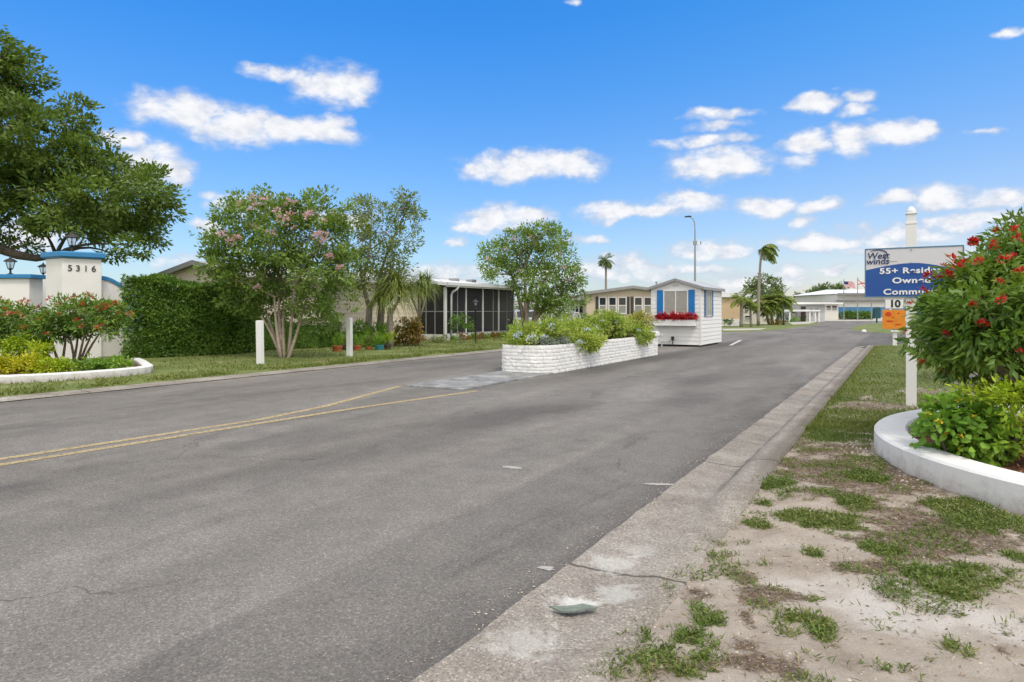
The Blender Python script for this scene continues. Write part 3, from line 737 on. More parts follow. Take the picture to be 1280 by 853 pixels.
def bits(name, n, box, smin, smax, mat_, seed, test, flatk=.6, zf=None):
    g = random.Random(seed); mb = MB(); k = 0
    while k < n:
        x = g.uniform(box[0], box[1]); y = g.uniform(box[2], box[3]); bb = x * V.x + y * V.y; a = x * U.x + y * U.y
        if not test(x, y, a, bb): continue
        s = g.uniform(smin, smax) * (.5 + g.random()); z = zf(a, bb) if zf else verge_z(a, bb)
        ps = [Vector((g.uniform(.6, 1) * s, 0, 0)), Vector((0, g.uniform(.6, 1) * s, 0)), Vector((-g.uniform(.6, 1) * s, 0, 0)), Vector((0, -g.uniform(.6, 1) * s, 0)), Vector((0, 0, s * flatk))]
        M = Matrix.Rotation(g.uniform(0, 6.28), 3, 'Z')
        mb.add([M @ q + Vector((x, y, z)) for q in ps], [(0, 1, 4), (1, 2, 4), (2, 3, 4), (3, 0, 4)]); k += 1
    return tag(mb.build(name, mat_), kind='stuff')
inpl = lambda x, y: ((x - 6.6) / 3.2) ** 2 + ((y - 5.6) / 3.0) ** 2
PEB = mat('pebbles', (.4, .35, .3), .9, .2, var=.45, vscale=40)
bits('gravel', 2600, (.4, 5, 2.3, 8), .004, .009, PEB, 21, lambda x, y, a, bb: bb > -1.05 and inpl(x, y) > 1.05)
bits('gravel', 500, (2.6, 5, 3.6, 8.5), .008, .018, PEB, 22, lambda x, y, a, bb: 1.01 < inpl(x, y) < 1.22)
bits('gravel', 520, (-2, 5, 2.2, 9), .003, .008, PEB, 23, lambda x, y, a, bb: -1.86 < bb < -1.6, .6, lambda a, bb: .004 if bb < -1.69 else .014)
LIT = leafmat('dry_leaf_litter', [(.09, .055, .035), (.16, .1, .06), (.25, .17, .1), (.34, .26, .18)], 0, .9, .1, .2)
pts = []
while len(pts) < 5200:
    y = g.uniform(2.3, 8.5); x = g.uniform(.4, 5.5); bb = x * V.x + y * V.y; a = x * U.x + y * U.y
    if bb < -1.15 or inpl(x, y) < 1.03: continue
    if g.random() < .06 + cover(x, y)[1]: pts.append((x, y, verge_z(a, bb) + .004))
n = len(pts); D = gg_.normal(size=(n, 3)); D[:, 2] *= .15; N = gg_.normal(size=(n, 3)) * .35 + [0, 0, 1]
tag(link('leaf_litter', leaf_mesh('leaf_litter', np.array(pts), D, N, .008 + .026 * gg_.random(n) ** 2, .007, 'fold', .3), LIT), kind='stuff')
# ================================================================== things: left side
L_OAK = leafmat('oak_leaves', [(0.0688, 0.124, 0.0216), (0.122, 0.195, 0.036), (0.2, 0.28, 0.054)], .3)
L_HEDGE = leafmat('hedge_leaves', [(0.0552, 0.129, 0.017), (0.103, 0.205, 0.0267), (0.193, 0.305, 0.0424)], .25, .4)
L_MYRT = leafmat('myrtle_leaves', [(0.091, 0.165, 0.03), (0.163, 0.263, 0.0475), (0.273, 0.371, 0.085)], .3)
L_GREY = leafmat('grey_green_leaves', [(0.103, 0.163, 0.0385), (0.178, 0.24, 0.0605), (0.265, 0.325, 0.099)], .3)
L_FIRE = leafmat('firebush_leaves', [(0.065, 0.142, 0.0216), (0.13, 0.236, 0.036), (0.247, 0.351, 0.06)], .3, .42)
L_YEL = leafmat('yellow_green_leaves', [(.24, .29, .012), (.4, .42, .018), (.55, .5, .02)], .3)
L_LIME = leafmat('lime_leaves', [(0.172, 0.299, 0.0132), (0.31, 0.425, 0.022), (0.483, 0.552, 0.033)], .3)
L_GRN = leafmat('fresh_green_leaves', [(0.0924, 0.211, 0.0242), (0.166, 0.317, 0.0363), (0.29, 0.449, 0.0605)], .3, .42)
L_PLUM = leafmat('plumbago_leaves', [(0.159, 0.255, 0.039), (0.302, 0.403, 0.0702), (0.489, 0.538, 0.14)], .3)
L_SILV = leafmat('silver_leaves', [(.14, .18, .15), (.22, .26, .23), (.3, .34, .33)], .2)
L_CROT = leafmat('croton_leaves', [(0.092, 0.156, 0.022), (0.23, 0.204, 0.0385), (0.345, 0.18, 0.055), (0.31, 0.312, 0.055)], .25)
L_PALM = leafmat('palm_fronds', [(0.101, 0.179, 0.033), (0.201, 0.275, 0.0528), (0.359, 0.358, 0.119)], .25)
L_FAR = leafmat('far_leaves', [(0.078, 0.135, 0.042), (0.137, 0.203, 0.066), (0.208, 0.27, 0.096)], .2)
def petal(name, cols): return leafmat(name, cols, .3, .5, .3, .1)
F_RED = petal('red_petals', [(.38, .012, .02), (.5, .03, .03), (.55, .12, .04)])
F_ORED = petal('orange_red_petals', [(.42, .05, .03), (.5, .1, .05), (.38, .05, .05)])
F_PINK = petal('pink_petals', [(.5, .3, .37), (.6, .4, .47), (.68, .5, .57)])
F_YEL = petal('yellow_petals', [(.65, .45, .03), (.75, .58, .06), (.7, .38, .03)])
F_BLUE = petal('pale_blue_petals', [(.36, .45, .68), (.48, .56, .76), (.58, .64, .8)])

def text_mesh(s, size, ext=.004, off=0.0, shear=0.0, space=1.0, align='CENTER', sx=1.0):
    cu = bpy.data.curves.new('lettering', 'FONT'); cu.body = s; cu.size = size; cu.extrude = ext; cu.offset = off; cu.shear = shear
    cu.space_character = space; cu.align_x = align; cu.align_y = 'CENTER'
    o = bpy.data.objects.new('lettering', cu); COL.objects.link(o); bpy.context.view_layer.update()
    me = bpy.data.meshes.new_from_object(o.evaluated_get(bpy.context.evaluated_depsgraph_get()))
    bpy.data.objects.remove(o)
    # lettering lies in XY: stand it up facing -y
    me.transform(Matrix.Rotation(math.radians(90), 4, 'X') @ Matrix.Diagonal((sx, 1, 1, 1)))
    return me

# ---- entrance wall with the house number, its cap, wings and lanterns
base = G(104, 452.5); rz = math.atan2(.42, 1)            # front turned a little to the right
ew = thing('entrance_wall', 'white stucco entrance wall with blue caps and black number 5316', 'entrance wall', base, 0)
s = base.y / F
def LX(px, py, y): return P(px, py, y) - base
zt = 1.5 + (388 - 322) * s
fl = Vector((LX(78, 388, base.y).x, 0, 0)); fr = Vector((LX(127, 388, base.y + .62).x, .62, 0)); bl = Vector((LX(57, 388, base.y + .45).x, .45, 0))
d1 = (fr - fl).normalized(); bk = Vector((-d1.y, d1.x, 0)) * 1.2
poly = [fl, fr, fr + Vector((-.72, 1.0, 0)), bl + Vector((.25, .95, 0)), bl]
mb = MB(); mb.prism([(p.x, p.y, -.05) for p in poly], (0, 0, zt + .05)); pil = mb.build('pillar', STUCCO, ew, bevel=.015)
cen = sum(poly, Vector()) / 5
big = [cen + (p - cen) * 1.17 for p in poly]; mid_ = [cen + (p - cen) * 1.02 for p in poly]
mb = MB(); n = 5
mb.add([(p.x, p.y, zt - .02) for p in mid_] + [(p.x, p.y, zt + .03) for p in big] + [(p.x, p.y, zt + .16) for p in big] + [(p.x, p.y, zt + .19) for p in mid_],
       [tuple(range(5))[::-1]] + [(r * 5 + i, r * 5 + (i + 1) % 5, r * 5 + 5 + (i + 1) % 5, r * 5 + 5 + i) for r in range(3) for i in range(5)] + [(15, 16, 17, 18, 19)])
mb.build('cap', BLUE, pil, bevel=.012)
for k, ch in enumerate('5316'):
    t = (87.2 + k * 9.9 - 78) / 49.0
    p = fl.lerp(fr, t) - Vector((-d1.y, d1.x, 0)) * .008
    me = text_mesh(ch, .25, .012, .002); link('digit', me, BLACK, pil, (p.x, p.y, 1.5 + (388 - 335.3) * s), math.atan2(d1.y, d1.x))
def lantern(parent, loc, h=.62):
    """post-top lantern: foot, clear glass body, bars, hooded roof"""
    k = h / .62; x, y, z = loc
    mb = MB(); mb.lathe([(.1 * k, 0), (.1 * k, .03 * k), (.035 * k, .06 * k), (.03 * k, .16 * k), (.05 * k, .18 * k), (.09 * k, .21 * k), (.09 * k, .225 * k), (0, .226 * k)], (0, 0, 0), 12)
    for i in range(6):
        t = i * math.pi / 3; mb.tube([(.085 * k * math.cos(t), .085 * k * math.sin(t), .22 * k), (.15 * k * math.cos(t), .15 * k * math.sin(t), .46 * k)], .008 * k, 5)
    o = mb.build('lantern', BLACK, parent, loc)
    mb = MB(); mb.lathe([(.21 * k, .455 * k), (.2 * k, .475 * k), (.12 * k, .54 * k), (.05 * k, .57 * k), (.03 * k, .6 * k), (.02 * k, .64 * k), (0, .66 * k)], (0, 0, 0), 12); mb.build('hood', BLACK, o)
    mb = MB(); mb.lathe([(.075 * k, .23 * k), (.135 * k, .455 * k)], (0, 0, 0), 12); mb.build('glass', CLEAR, o)
    mb = MB(); mb.lathe([(0, .22 * k), (.03 * k, .23 * k), (.035 * k, .34 * k), (0, .38 * k)], (0, 0, 0), 10); mb.build('bulb', WHITE, o, smooth=True)
    return o
lantern(ew, (cen.x - .05, cen.y - .15, zt + .19))
# curved wing on the right
mb = MB(); mt = MB(); top = []
p0 = fr + Vector((-.3, .42, 0)); p1 = Vector((LX(154, 388, base.y + 1.5).x, 1.5, 0))
for i in range(11):
    t = i / 10; p = p0.lerp(p1, t); z = 1.5 + (388 - (347.5 + 13 * t * t)) * s; top.append((p, z))
dd = (p1 - p0).normalized(); nn_ = Vector((-dd.y, dd.x, 0)) * .3
for i in range(10):
    (a_, za), (b_, zb) = top[i], top[i + 1]
    for MBx, z0a, z0b, z1a, z1b, e in ((mb, -.05, -.05, za, zb, 0), (mt, za, zb, za + .11, zb + .11, .04)):
        f_ = -nn_.normalized() * e; bk2 = nn_ + nn_.normalized() * e
        MBx.add([a_ + f_ + Vector((0, 0, z0a)), b_ + f_ + Vector((0, 0, z0b)), b_ + f_ + Vector((0, 0, z1b)), a_ + f_ + Vector((0, 0, z1a)),
                 a_ + bk2 + Vector((0, 0, z0a)), b_ + bk2 + Vector((0, 0, z0b)), b_ + bk2 + Vector((0, 0, z1b)), a_ + bk2 + Vector((0, 0, z1a))],
                [(0, 1, 2, 3), (7, 6, 5, 4), (3, 2, 6, 7)] + ([(1, 5, 6, 2)] if i == 9 else []) + ([(0, 3, 7, 4)] if i == 0 else []))
wing = mb.build('wing_wall', STUCCO, ew); mt.build('coping', BLUE, wing)
# lower pier on the left with its own lantern, and the half-hidden lantern behind
y2 = base.y + .9; s2 = y2 / F; zl = 1.5 + (388 - 348) * s2
mb = MB(); x0 = LX(-75, 388, y2).x; x1 = LX(36.5, 388, y2).x
mb.bx(x0, x1, .9, 1.5, -.05, zl); pier = mb.build('side_pier', STUCCO, ew, bevel=.015)
mb = MB(); mb.bx(x0 - .08, x1 + .12, .8, 1.6, zl, zl + .12); mb.build('cap', BLUE, pier, bevel=.012)
lantern(ew, (LX(13, 388, y2 + .3).x, 1.2, zl + .12), .55)
mb = MB(); mb.bx(LX(35, 388, y2 + 1.9).x, LX(70, 388, y2 + 1.9).x, 2.6, 3.0, -.05, 1.5 + (388 - 348) * (y2 + 1.9) / F); rear = mb.build('rear_pier', STUCCO, ew)
o = lantern(ew, (LX(54, 388, y2 + 1.9).x, 2.8, 1.5 + (388 - 348) * (y2 + 1.9) / F), .5)

# ---- white kerb of the left bed, mulch inside
pts = []
for px, py in ((-160, 483), (-80, 484.5), (0, 485), (60, 482), (110, 478.5), (150, 475), (180, 471.6), (189, 470)): pts.append(G(px, py))
e = pts[-1]; pts += [e + Vector((-.12, .32, 0)), e + Vector((-.5, .9, 0)), e + Vector((-1.1, 1.8, 0)), e + Vector((-1.7, 2.6, 0))]
def curved_wall(path, w, h, closed=False):
    vs, fs = [], []; n = len(path)
    for i, p in enumerate(path):
        a_ = path[(i - 1) % n] if closed or i else path[0]; b_ = path[(i + 1) % n] if closed or i < n - 1 else path[-1]
        d = (b_ - a_).normalized(); sn = Vector((-d.y, d.x, 0)) * w
        c_ = .02
        for q, z in ((p, -.06), (p, h - c_), (p + sn * (c_ / w), h), (p + sn * (1 - c_ / w), h), (p + sn, h - c_), (p + sn, -.06)): vs.append((q.x, q.y, q.z + z))
    for i in range(n if closed else n - 1):
        for j in range(5): k = i * 6; q = ((i + 1) % n) * 6; fs.append((k + j, q + j, q + j + 1, k + j + 1))
    if not closed: fs += [(0, 1, 2, 3, 4, 5), tuple((n - 1) * 6 + j for j in range(5, -1, -1))]
    return vs, fs
dense = []
for i in range(len(pts) - 1):
    for k in range(4): dense.append(pts[i].lerp(pts[i + 1], k / 4))
dense.append(pts[-1])
mb = MB(); mb.add(*curved_wall(dense, .22, .23)); o = mb.build('planter_kerb', WCONC)
tag(o, 'low white curved planter kerb in front of the entrance wall', 'planter kerb')
MULCH = mat('brown_mulch', (.12, .07, .045), .95, .1, var=.5, vscale=35, bmp=1.0, bscale=50)
mb = MB(); e2 = [p + Vector((0, .1, 0)) for p in pts[:8]] + [pts[-1], pts[-1] + Vector((-5, 1, 0)), Vector((-16, 19, 0))]
c_ = sum(e2, Vector()) / len(e2); mb.add([(p.x, p.y, .14) for p in e2], [tuple(range(len(e2)))]); tag(mb.build('mulch_bed', MULCH), kind='structure')

# ---- flowering shrubs in front of the wall
fl_or = [cluster_mesh('flower_cluster', 22, .1, .09, .03, i, .7) for i in range(3)]
def fire(pxs, stems_px, y, label, seed, spots):
    bl = pblobs(pxs, y, 1.0, .5, seed); b0 = stems_px[0]
    base_ = P(b0[0], b0[1], y); base_.z = .17
    st_ = []
    for x0, x1, y1 in stems_px[1:]:
        q = P(x1, y1, y + random.uniform(-.4, .4)); p0_ = Vector((P(x0, 388, y).x, y + random.uniform(-.1, .1), .15))
        st_.append((sag(p0_, q, 4, .12, .03), .035, .018))
    r, C, SC = plant('flowering_shrub', label, 'shrub', base_, st_, bl, L_FIRE, BARK, .105, .045, 3.4, .2, 28, seed, 'fold', .02, .006, .4, crown_name='foliage', stem_name='stems')
    add_flowers(r, 'flower_cluster', fl_or, F_ORED, on_surface(C, spots, 5, .05), seed, .5, .95)
fire([(60,412,26,18),(85,395,30,20),(115,392,30,20),(138,396,20,14),(95,409,28,13),(124,409,22,12),(48,420,14,8),(152,391,9,9)],
     [(93,455),(72,44,424),(78,62,415),(80,84,400),(92,80,408),(94,98,410),(98,108,405),(100,118,412),(101,132,408)], 16.6,
     'rounded green shrub with orange-red flowers on bare stems before the pillar', 3,
     [(42,385),(60,374),(72,380),(80,372),(104,378),(118,375),(134,379),(140,383),(100,398),(105,408),(29,405),(62,418),(126,410),(150,390),(165,390),(90,372),(128,385),(48,397),(75,390),(112,372),(145,378)])
fire([(5,400,26,20),(28,398,22,18),(-20,410,30,22),(0,425,24,14),(22,418,16,12),(-50,400,30,24)],
     [(0,455),(-4,-20,420),(0,-2,405),(3,12,410),(5,22,412)], 16.9, 'orange-red flowering shrub cut by the left edge of the photo', 4,
     [(5,370),(12,378),(22,372),(30,378),(38,375),(15,390),(28,392),(3,385),(34,400),(26,372),(8,392)])
LATE = []
gc = [('yellow_groundcover', 'bright yellow-green groundcover clump at the left end of the bed', L_YEL, [(12,458,30,12),(40,458,18,12),(-20,458,28,12)], 14.6),
      ('yellow_groundcover', 'smaller yellow-green clump below the shrub stems', L_LIME, [(62,460,20,11),(78,461,10,8)], 14.6),
      ('lime_shrub', 'lime-green bushy plant behind the yellow groundcover', L_LIME, [(32,438,22,18),(50,442,14,13),(28,426,12,10)], 15.8),
      ('green_groundcover', 'low green groundcover clump at the middle of the bed', L_GRN, [(108,459,15,9),(122,460,14,8)], 15.0),
      ('green_groundcover', 'low green clump at the right end of the bed by the kerb', L_GRN, [(140,458,14,8),(153,458,10,7),(132,461,10,6)], 15.4)]
for k, (nm_, lb, mt_, px_, y_) in enumerate(gc):
    LATE.append((nm_, lb, px_, y_, mt_, 50 + k))

# ---- live oak, trunk outside the frame
Y = 25.0; tb = Vector((P(-175, 388, Y + 1).x, Y + 1, 0))
ob = [(0,75,32,36),(14,112,36,36),(-45,105,60,60),(92,135,20,14),(78,150,26,14),(112,165,18,12),(20,160,48,34),(62,192,48,28),(-40,190,70,50),(112,205,48,22),(150,214,42,22),(182,232,30,18),(205,248,18,14),
      (150,255,44,24),(190,262,26,16),(165,288,32,18),(172,308,20,12),(140,318,14,8),(95,250,50,28),(45,240,48,34),(14,275,34,26),(100,282,40,18),(130,275,36,16),(52,286,20,12),(26,308,18,7),(-70,250,70,50),(-120,150,80,60),(-140,60,70,50),(-230,180,80,60),(-60,40,50,36),(15,205,40,30),(185,280,20,12)]
bl = pblobs(ob, Y, 1.5, 1.6, 5)
st_ = [([tb, tb + Vector((.2, 0, 2)), tb + Vector((.5, -.2, 4))], .5, .42),
       ([tb + Vector((.5, -.2, 3.6)), P(-60, 270, Y), P(20, 240, Y), P(90, 235, Y)], .3, .08), ([tb + Vector((.5, -.2, 4)), P(-100, 180, Y), P(-30, 110, Y), P(0, 70, Y)], .3, .06),
       ([tb + Vector((.3, -.2, 3.4)), P(-70, 290, Y - .5), P(0, 311, Y - .5), P(22, 319, Y - .4), P(45, 323, Y - .2), P(70, 320, Y)], .26, .1), ([P(20, 240, Y), P(80, 265, Y), P(140, 270, Y), P(180, 275, Y)], .1, .04),
       ([tb + Vector((.5, -.2, 4)), P(-150, 220, Y + 1), P(-200, 160, Y + 1), P(-240, 120, Y)], .28, .06)]
plant('oak_tree', 'large dark-green oak tree spreading over the white entrance wall', 'tree', tb, st_, bl, L_OAK, BARKD, .19, .085, 2.0, .46, 70, 5, 'quad', .09, .012, .35, zsq=.55, up=.6)

# ---- clipped hedge
def box_leaves(poly_fn, n, L, W, seed, name, mat_, label, cat, group=None, shape='fold'):
    """leaves filling the outer layer of a clipped volume: poly_fn(u, v, w) maps a unit box to the hedge"""
    g = np.random.default_rng(seed); C, D, N = [], [], []
    for _ in range(n):
        f_ = g.integers(0, 7); u_, v_, w_ = g.random(3); dep = abs(g.normal()) * .09
        if f_ in (0, 1, 2): v_ = dep; dr = (0, -1, 0)
        elif f_ in (3, 4): w_ = 1 - dep * .6; dr = (0, 0, 1)
        elif f_ == 5: u_ = dep * .5; dr = (-1, 0, 0)
        else: u_ = 1 - dep * .5; dr = (1, 0, 0)
        p = poly_fn(u_, v_, w_); k = .1 * mnoise.noise(Vector(p) * 3.2) + .17 * mnoise.noise(Vector(p) * 1.1)
        C.append(np.array(p) + np.array(dr) * k); D.append(np.array(dr) * .6 + g.normal(size=3) * .7 + [0, 0, .2]); N.append(np.array(dr) * .8 + g.normal(size=3) * .5 + [0, 0, .6])
    root = thing(name, label, cat, poly_fn(.5, .5, 0), 0, group)
    C = np.array(C) - np.array(root.location)
    me = leaf_mesh('foliage', C, np.array(D), np.array(N), L * (.7 + .6 * g.random(n)), W, shape); link('foliage', me, mat_, root)
    mb = MB()
    for _ in range(60):
        u_, v_ = g.random(2); p = Vector(poly_fn(u_, .3 + .6 * v_, 0)); q = Vector(poly_fn(min(1, max(0, u_ + g.normal() * .08)), .15 + .7 * g.random(), .9))
        mb.tube([a_ - root.location for a_ in sag(p, q, 3, .1)], [.014, .01, .008, .004], 4, False)
    mb.build('stems', BARKD, root)
    # twiggy inside that closes the view through the hedge
    vs = [Vector(poly_fn(a_, b_, c_)) - root.location for c_ in (.05, .86) for b_ in (.3, .8) for a_ in (.07, .93)]
    mb = MB(); mb.add(vs, [(0, 2, 3, 1), (4, 5, 7, 6), (0, 1, 5, 4), (2, 6, 7, 3), (0, 4, 6, 2), (1, 3, 7, 5)]); mb.build('twigs', mat_, root)
    return root
A = G(152, 452.5); B = G(302, 445.5); bkv = Vector((.2, 1.7, 0))
def hedge1(u_, v_, w_):
    h = 2.42 - .25 * u_ + .1 * math.sin(u_ * 9)
    p = A.lerp(B, u_) + bkv * v_; return (p.x, p.y, .05 + h * w_)
box_leaves(hedge1, 24000, .1, .048, 31, 'hedge', L_HEDGE, 'tall clipped dark-green hedge beside the white entrance wall', 'hedge')
A2 = G(290, 443); B2 = G(416, 437); 
def hedge2(u_, v_, w_):
    p = A2.lerp(B2, u_) + Vector((.2, 1.0, 0)) * v_; return (p.x, p.y, .05 + (1.05 + .08 * math.sin(u_ * 11)) * w_)
box_leaves(hedge2, 9000, .075, .035, 32, 'hedge', L_HEDGE, 'low clipped hedge behind the pink flowering tree', 'hedge')

# ---- mobile home with screened porch
def siding(mb, p0, p1, z0, z1, h, out):
    """lapped boards on the wall from p0 to p1"""
    p0 = Vector(p0); p1 = Vector(p1); n = max(1, round((z1 - z0) / h)); h = (z1 - z0) / n; out = Vector(out)
    for i in range(n):
        a_ = z0 + i * h; b_ = a_ + h
        q = [p0 + Vector((0, 0, a_)), p0 + out * .022 + Vector((0, 0, a_)), p0 + out * .006 + Vector((0, 0, b_)), p0 + Vector((0, 0, b_))]
        mb.prism(q, p1 - p0)
home = thing('mobile_home', 'beige mobile home with a dark screened porch facing the road', 'mobile home', R(25.6, -18.55), -T)
# local frame: x = b + 18.55 (towards the road), y = a - 25.6 (along the road)
hx1 = -20.2 + 18.55; hx0 = -25.5 + 18.55; hy0 = 15.9 - 25.6; hy1 = 9.0; ze = 2.72; za = 3.25; xm = (hx0 + hx1) / 2
mb = MB(); mb.bx(hx0, hx1, hy0, hy1, 0, ze)
mb.prism([(hx0, hy0, ze), (hx1, hy0, ze), (xm, hy0, za)], (0, hy1 - hy0, 0))
siding(mb, (hx0, hy0, 0), (hx1, hy0, 0), .4, ze, .2, (0, -1, 0)); siding(mb, (hx1, hy0, 0), (hx1, 0, 0), .4, ze, .2, (1, 0, 0))
mb.build('wall', BEIGE, home)
mb = MB(); t_ = .09; ov = .35
sl = (za - ze) / (hx1 - xm)
for sgn in (-1, 1):
    xo = xm + sgn * ((hx1 - xm) + ov); zo = za - sl * ((hx1 - xm) + ov)
    mb.prism([(xm, hy0 - .3, za + .01), (xo, hy0 - .3, zo + .01), (xo, hy0 - .3, zo + t_), (xm, hy0 - .3, za + t_)], (0, hy1 - hy0 + .6, 0))
rf = mb.build('roof', mat('weathered_roof', (.4, .39, .37), .6, .3), home)
mb = MB()
for sgn in (-1, 1):
    xo = xm + sgn * ((hx1 - xm) + ov + .02); zo = za - sl * ((hx1 - xm) + ov + .02)
    mb.prism([(xm, hy0 - .34, za - .06), (xo, hy0 - .34, zo - .06), (xo, hy0 - .34, zo + t_ + .03), (xm, hy0 - .34, za + t_ + .03)], (0, .037, 0))
mb.build('fascia', ROOFG, rf)
mb = MB(); mb.lathe([(.04, 0), (.04, .8), (.06, .82), (.06, .86), (0, .87)], (hx0 - .4, hy0 + 2.0, 2.4), 8); mb.build('vent_pipe', GREYM, rf)
# porch: low wall, posts, screens, roof
px0 = hx1; px1 = 0.0; py0 = 0.0; py1 = 6.45; zb = .36; zt_ = 2.6
mb = MB(); mb.bx(px0 - .1, px1, py0 + .0, py0 + .1, 0, zb); mb.bx(px1 - .1, px1, py0 + .1, py1, 0, zb); mb.bx(px0, px1 - .1, py1 - .1, py1, 0, zb); mb.build('porch_wall', WCONC, home)
mb = MB(); mb.bx(px0, px1 - .1, .1, py1 - .1, .0, .1); mb.build('porch_floor', PALEG, home)
def at_px(px):      # along-road coordinate of the porch face seen at px
    k = (px - CX) / F
    return (-18.55 * (V.x - k * V.y)) / (k * U.y - U.x) - 25.6
posts = [0.05, .48, at_px(582.7), at_px(603.8), at_px(623.6), py1 - .05]
for i, y_ in enumerate(posts):
    if i == 1: continue
    w_ = .13 if i == 0 else .075
    mb = MB(); mb.bx(px1 - .09 - .0, px1 + .012, y_ - w_ / 2, y_ + w_ / 2, zb, zt_); mb.build('post', ALU, home)
mb = MB()
for px in (572.5, 617, 634): y_ = at_px(px); mb.bx(px1 - .06, px1 - .02, y_ - .02, y_ + .02, zb, zt_)
mb.bx(px1 - .055, px1 - .025, .1, py1 - .1, 1.425, 1.45); mb.bx(px1 - .08, px1 + .005, .1, py1 - .1, zb + .002, zb + .05)
for x_ in (-.62, -1.15): mb.bx(x_ - .02, x_ + .02, py0 + .02, py0 + .06, zb, zt_)
mb.bx(px0, px1 - .1, py0 + .025, py0 + .055, 1.42, 1.46)
mb.build('screen_frame', mat('grey_screen_frame', (.26, .265, .27), .5, .4), home)
m, nt, b = nm('dark_insect_screen'); b.inputs['Base Color'].default_value = (.008, .0085, .011, 1); b.inputs['Roughness'].default_value = .7
tr = nt.nodes.new('ShaderNodeBsdfTransparent'); ms = nt.nodes.new('ShaderNodeMixShader'); ms.inputs[0].default_value = .07
nt.links.new(b.outputs[0], ms.inputs[1]); nt.links.new(tr.outputs[0], ms.inputs[2]); nt.links.new(ms.outputs[0], nt.nodes['Material Output'].inputs['Surface']); SCREEN = m
edges = [.1] + [p for p in posts[2:-1]] + [py1 - .1]
for i in range(len(edges) - 1):
    mb = MB(); mb.add([(px1 - .04, edges[i], zb), (px1 - .04, edges[i + 1], zb), (px1 - .04, edges[i + 1], zt_), (px1 - .04, edges[i], zt_)], [(0, 1, 2, 3)]); mb.build('screen_panel', SCREEN, home)
mb = MB(); mb.add([(px0, .04, zb), (px1 - .1, .04, zb), (px1 - .1, .04, zt_), (px0, .04, zt_)], [(0, 1, 2, 3)]); mb.build('screen_panel', SCREEN, home)
mb = MB(); mb.prism([(px0 - 1.2, -.25, 2.98), (px1 + .28, -.25, zt_ + .04), (px1 + .28, -.25, zt_ + .19), (px0 - 1.2, -.25, 3.16)], (0, py1 + .5, 0)); pr = mb.build('porch_roof', ROOFW, home)
mb = MB(); mb.bx(px1 + .282, px1 + .38, -.28, py1 + .28, zt_ + .06, zt_ + .2); mb.bx(px1 + .282, px1 + .31, -.28, py1 + .28, zt_ - .01, zt_ + .06); mb.build('gutter', ALU, pr)
mb = MB(); mb.tube([(px1 + .33, .62, zt_ + .08), (px1 + .31, .55, zt_ - .08), (px1 + .1, .42, zt_ - .25), (px1 + .06, .4, zt_ - .4), (px1 + .06, .4, .1)], .05, 8); mb.build('downspout', ALU, pr, smooth=True)
for y_ in (3.0, 4.6): mb = MB(); mb.bx(px0 - .3, px0 + .1, y_, y_ + .4, 2.98, 3.16); mb.build('roof_vent', ROOFG, pr)
mb = MB(); mb.bx(-1.3, -.9, 2.6, 3.0, .1, .95); mb.bx(-1.35, -.85, 2.55, 2.62, .1, 1.3); mb.bx(-.9, -.4, 3.8, 4.3, .1, .55); mb.bx(-1.5, -1.42, 3.4, 4.3, .1, 2.1); mb.build('porch_furniture', BLIND, home)

# ---- white bollards
def bollard(p, h, lean, label):
    mb = MB(); mb.box((0, 0, h / 2), (.145, .145, h + .1)); mb.prism([(-.06, -.06, h + .05), (.06, -.06, h + .05), (.06, .06, h + .05), (-.06, .06, h + .05)], (0, 0, .012))
    o = mb.build('bollard', WHITE, None, p, -T * .6, bevel=.012); o.rotation_euler = (lean[0], lean[1], -T * .6)
    tag(o, label, 'bollard', 'white square bollards along the left kerb')
bollard(G(325.5, 459), 1.17, (.01, -.012), 'white square bollard left of the pink flowering tree')
bollard(G(437, 448.5), 1.2, (0, -.008), 'white square bollard in front of the flower pots')

# ---- pink crepe myrtle
Y = 20.5; b0 = G(357, 450.5)
ob = [(280,300,26,24),(272,330,22,20),(300,275,30,24),(330,262,32,18),(360,262,30,16),(395,262,24,16),(418,262,16,12),(300,318,34,26),(340,300,40,30),(380,300,36,30),(415,300,24,28),(430,330,18,22),
      (320,350,34,24),(360,345,36,26),(400,345,34,28),(420,375,22,22),(300,375,22,14),(345,385,28,16),(385,385,28,18),(405,400,16,12),(265,308,12,10),(330,245,12,8),(390,248,12,8),(420,282,16,14),(285,350,20,14),(408,246,6,8),(300,252,6,10)]
bl = pblobs(ob, Y, 1.1, .9, 7)
st_ = []
for x1, y1, dx_ in ((332,388,-.2),(343,372,-.13),(355,362,-.03),(368,362,.08),(382,376,.15),(350,356,-.07),(326,395,-.22)):
    p0_ = b0 + Vector((dx_ * .7, random.uniform(-.15, .15), 0)); q = P(x1, y1, Y + random.uniform(-.5, .5))
    st_.append((sag(p0_, q, 5, .08, .02), .055, .03))
cm1, C, SC = plant('crepe_myrtle', 'multi-stemmed crepe myrtle with pink blossoms beside the left bollard', 'tree', b0, st_, bl, L_MYRT, BARKP, .125, .058, 2.3, .24, 32, 7, 'quad', .025, .006, .35, 'crepe myrtles along the left road edge', up=.4)
fl_pk = [cluster_mesh('blossom', 26, .12, .06, .045, 20 + i, 1.0) for i in range(3)]
add_flowers(cm1, 'blossom', fl_pk, F_PINK, on_surface(C, [(329,365),(411,309),(403,288),(296,304),(400,300),(418,325),(285,305),(325,265),(370,270),(345,258),(318,248),(330,246),(390,265),(300,262),(273,290),(428,330),(355,275),(375,290),(398,280),(342,298),(365,262),(310,285),(410,318),(382,275),(290,300)], 8, .06), 3, .9, 1.7)

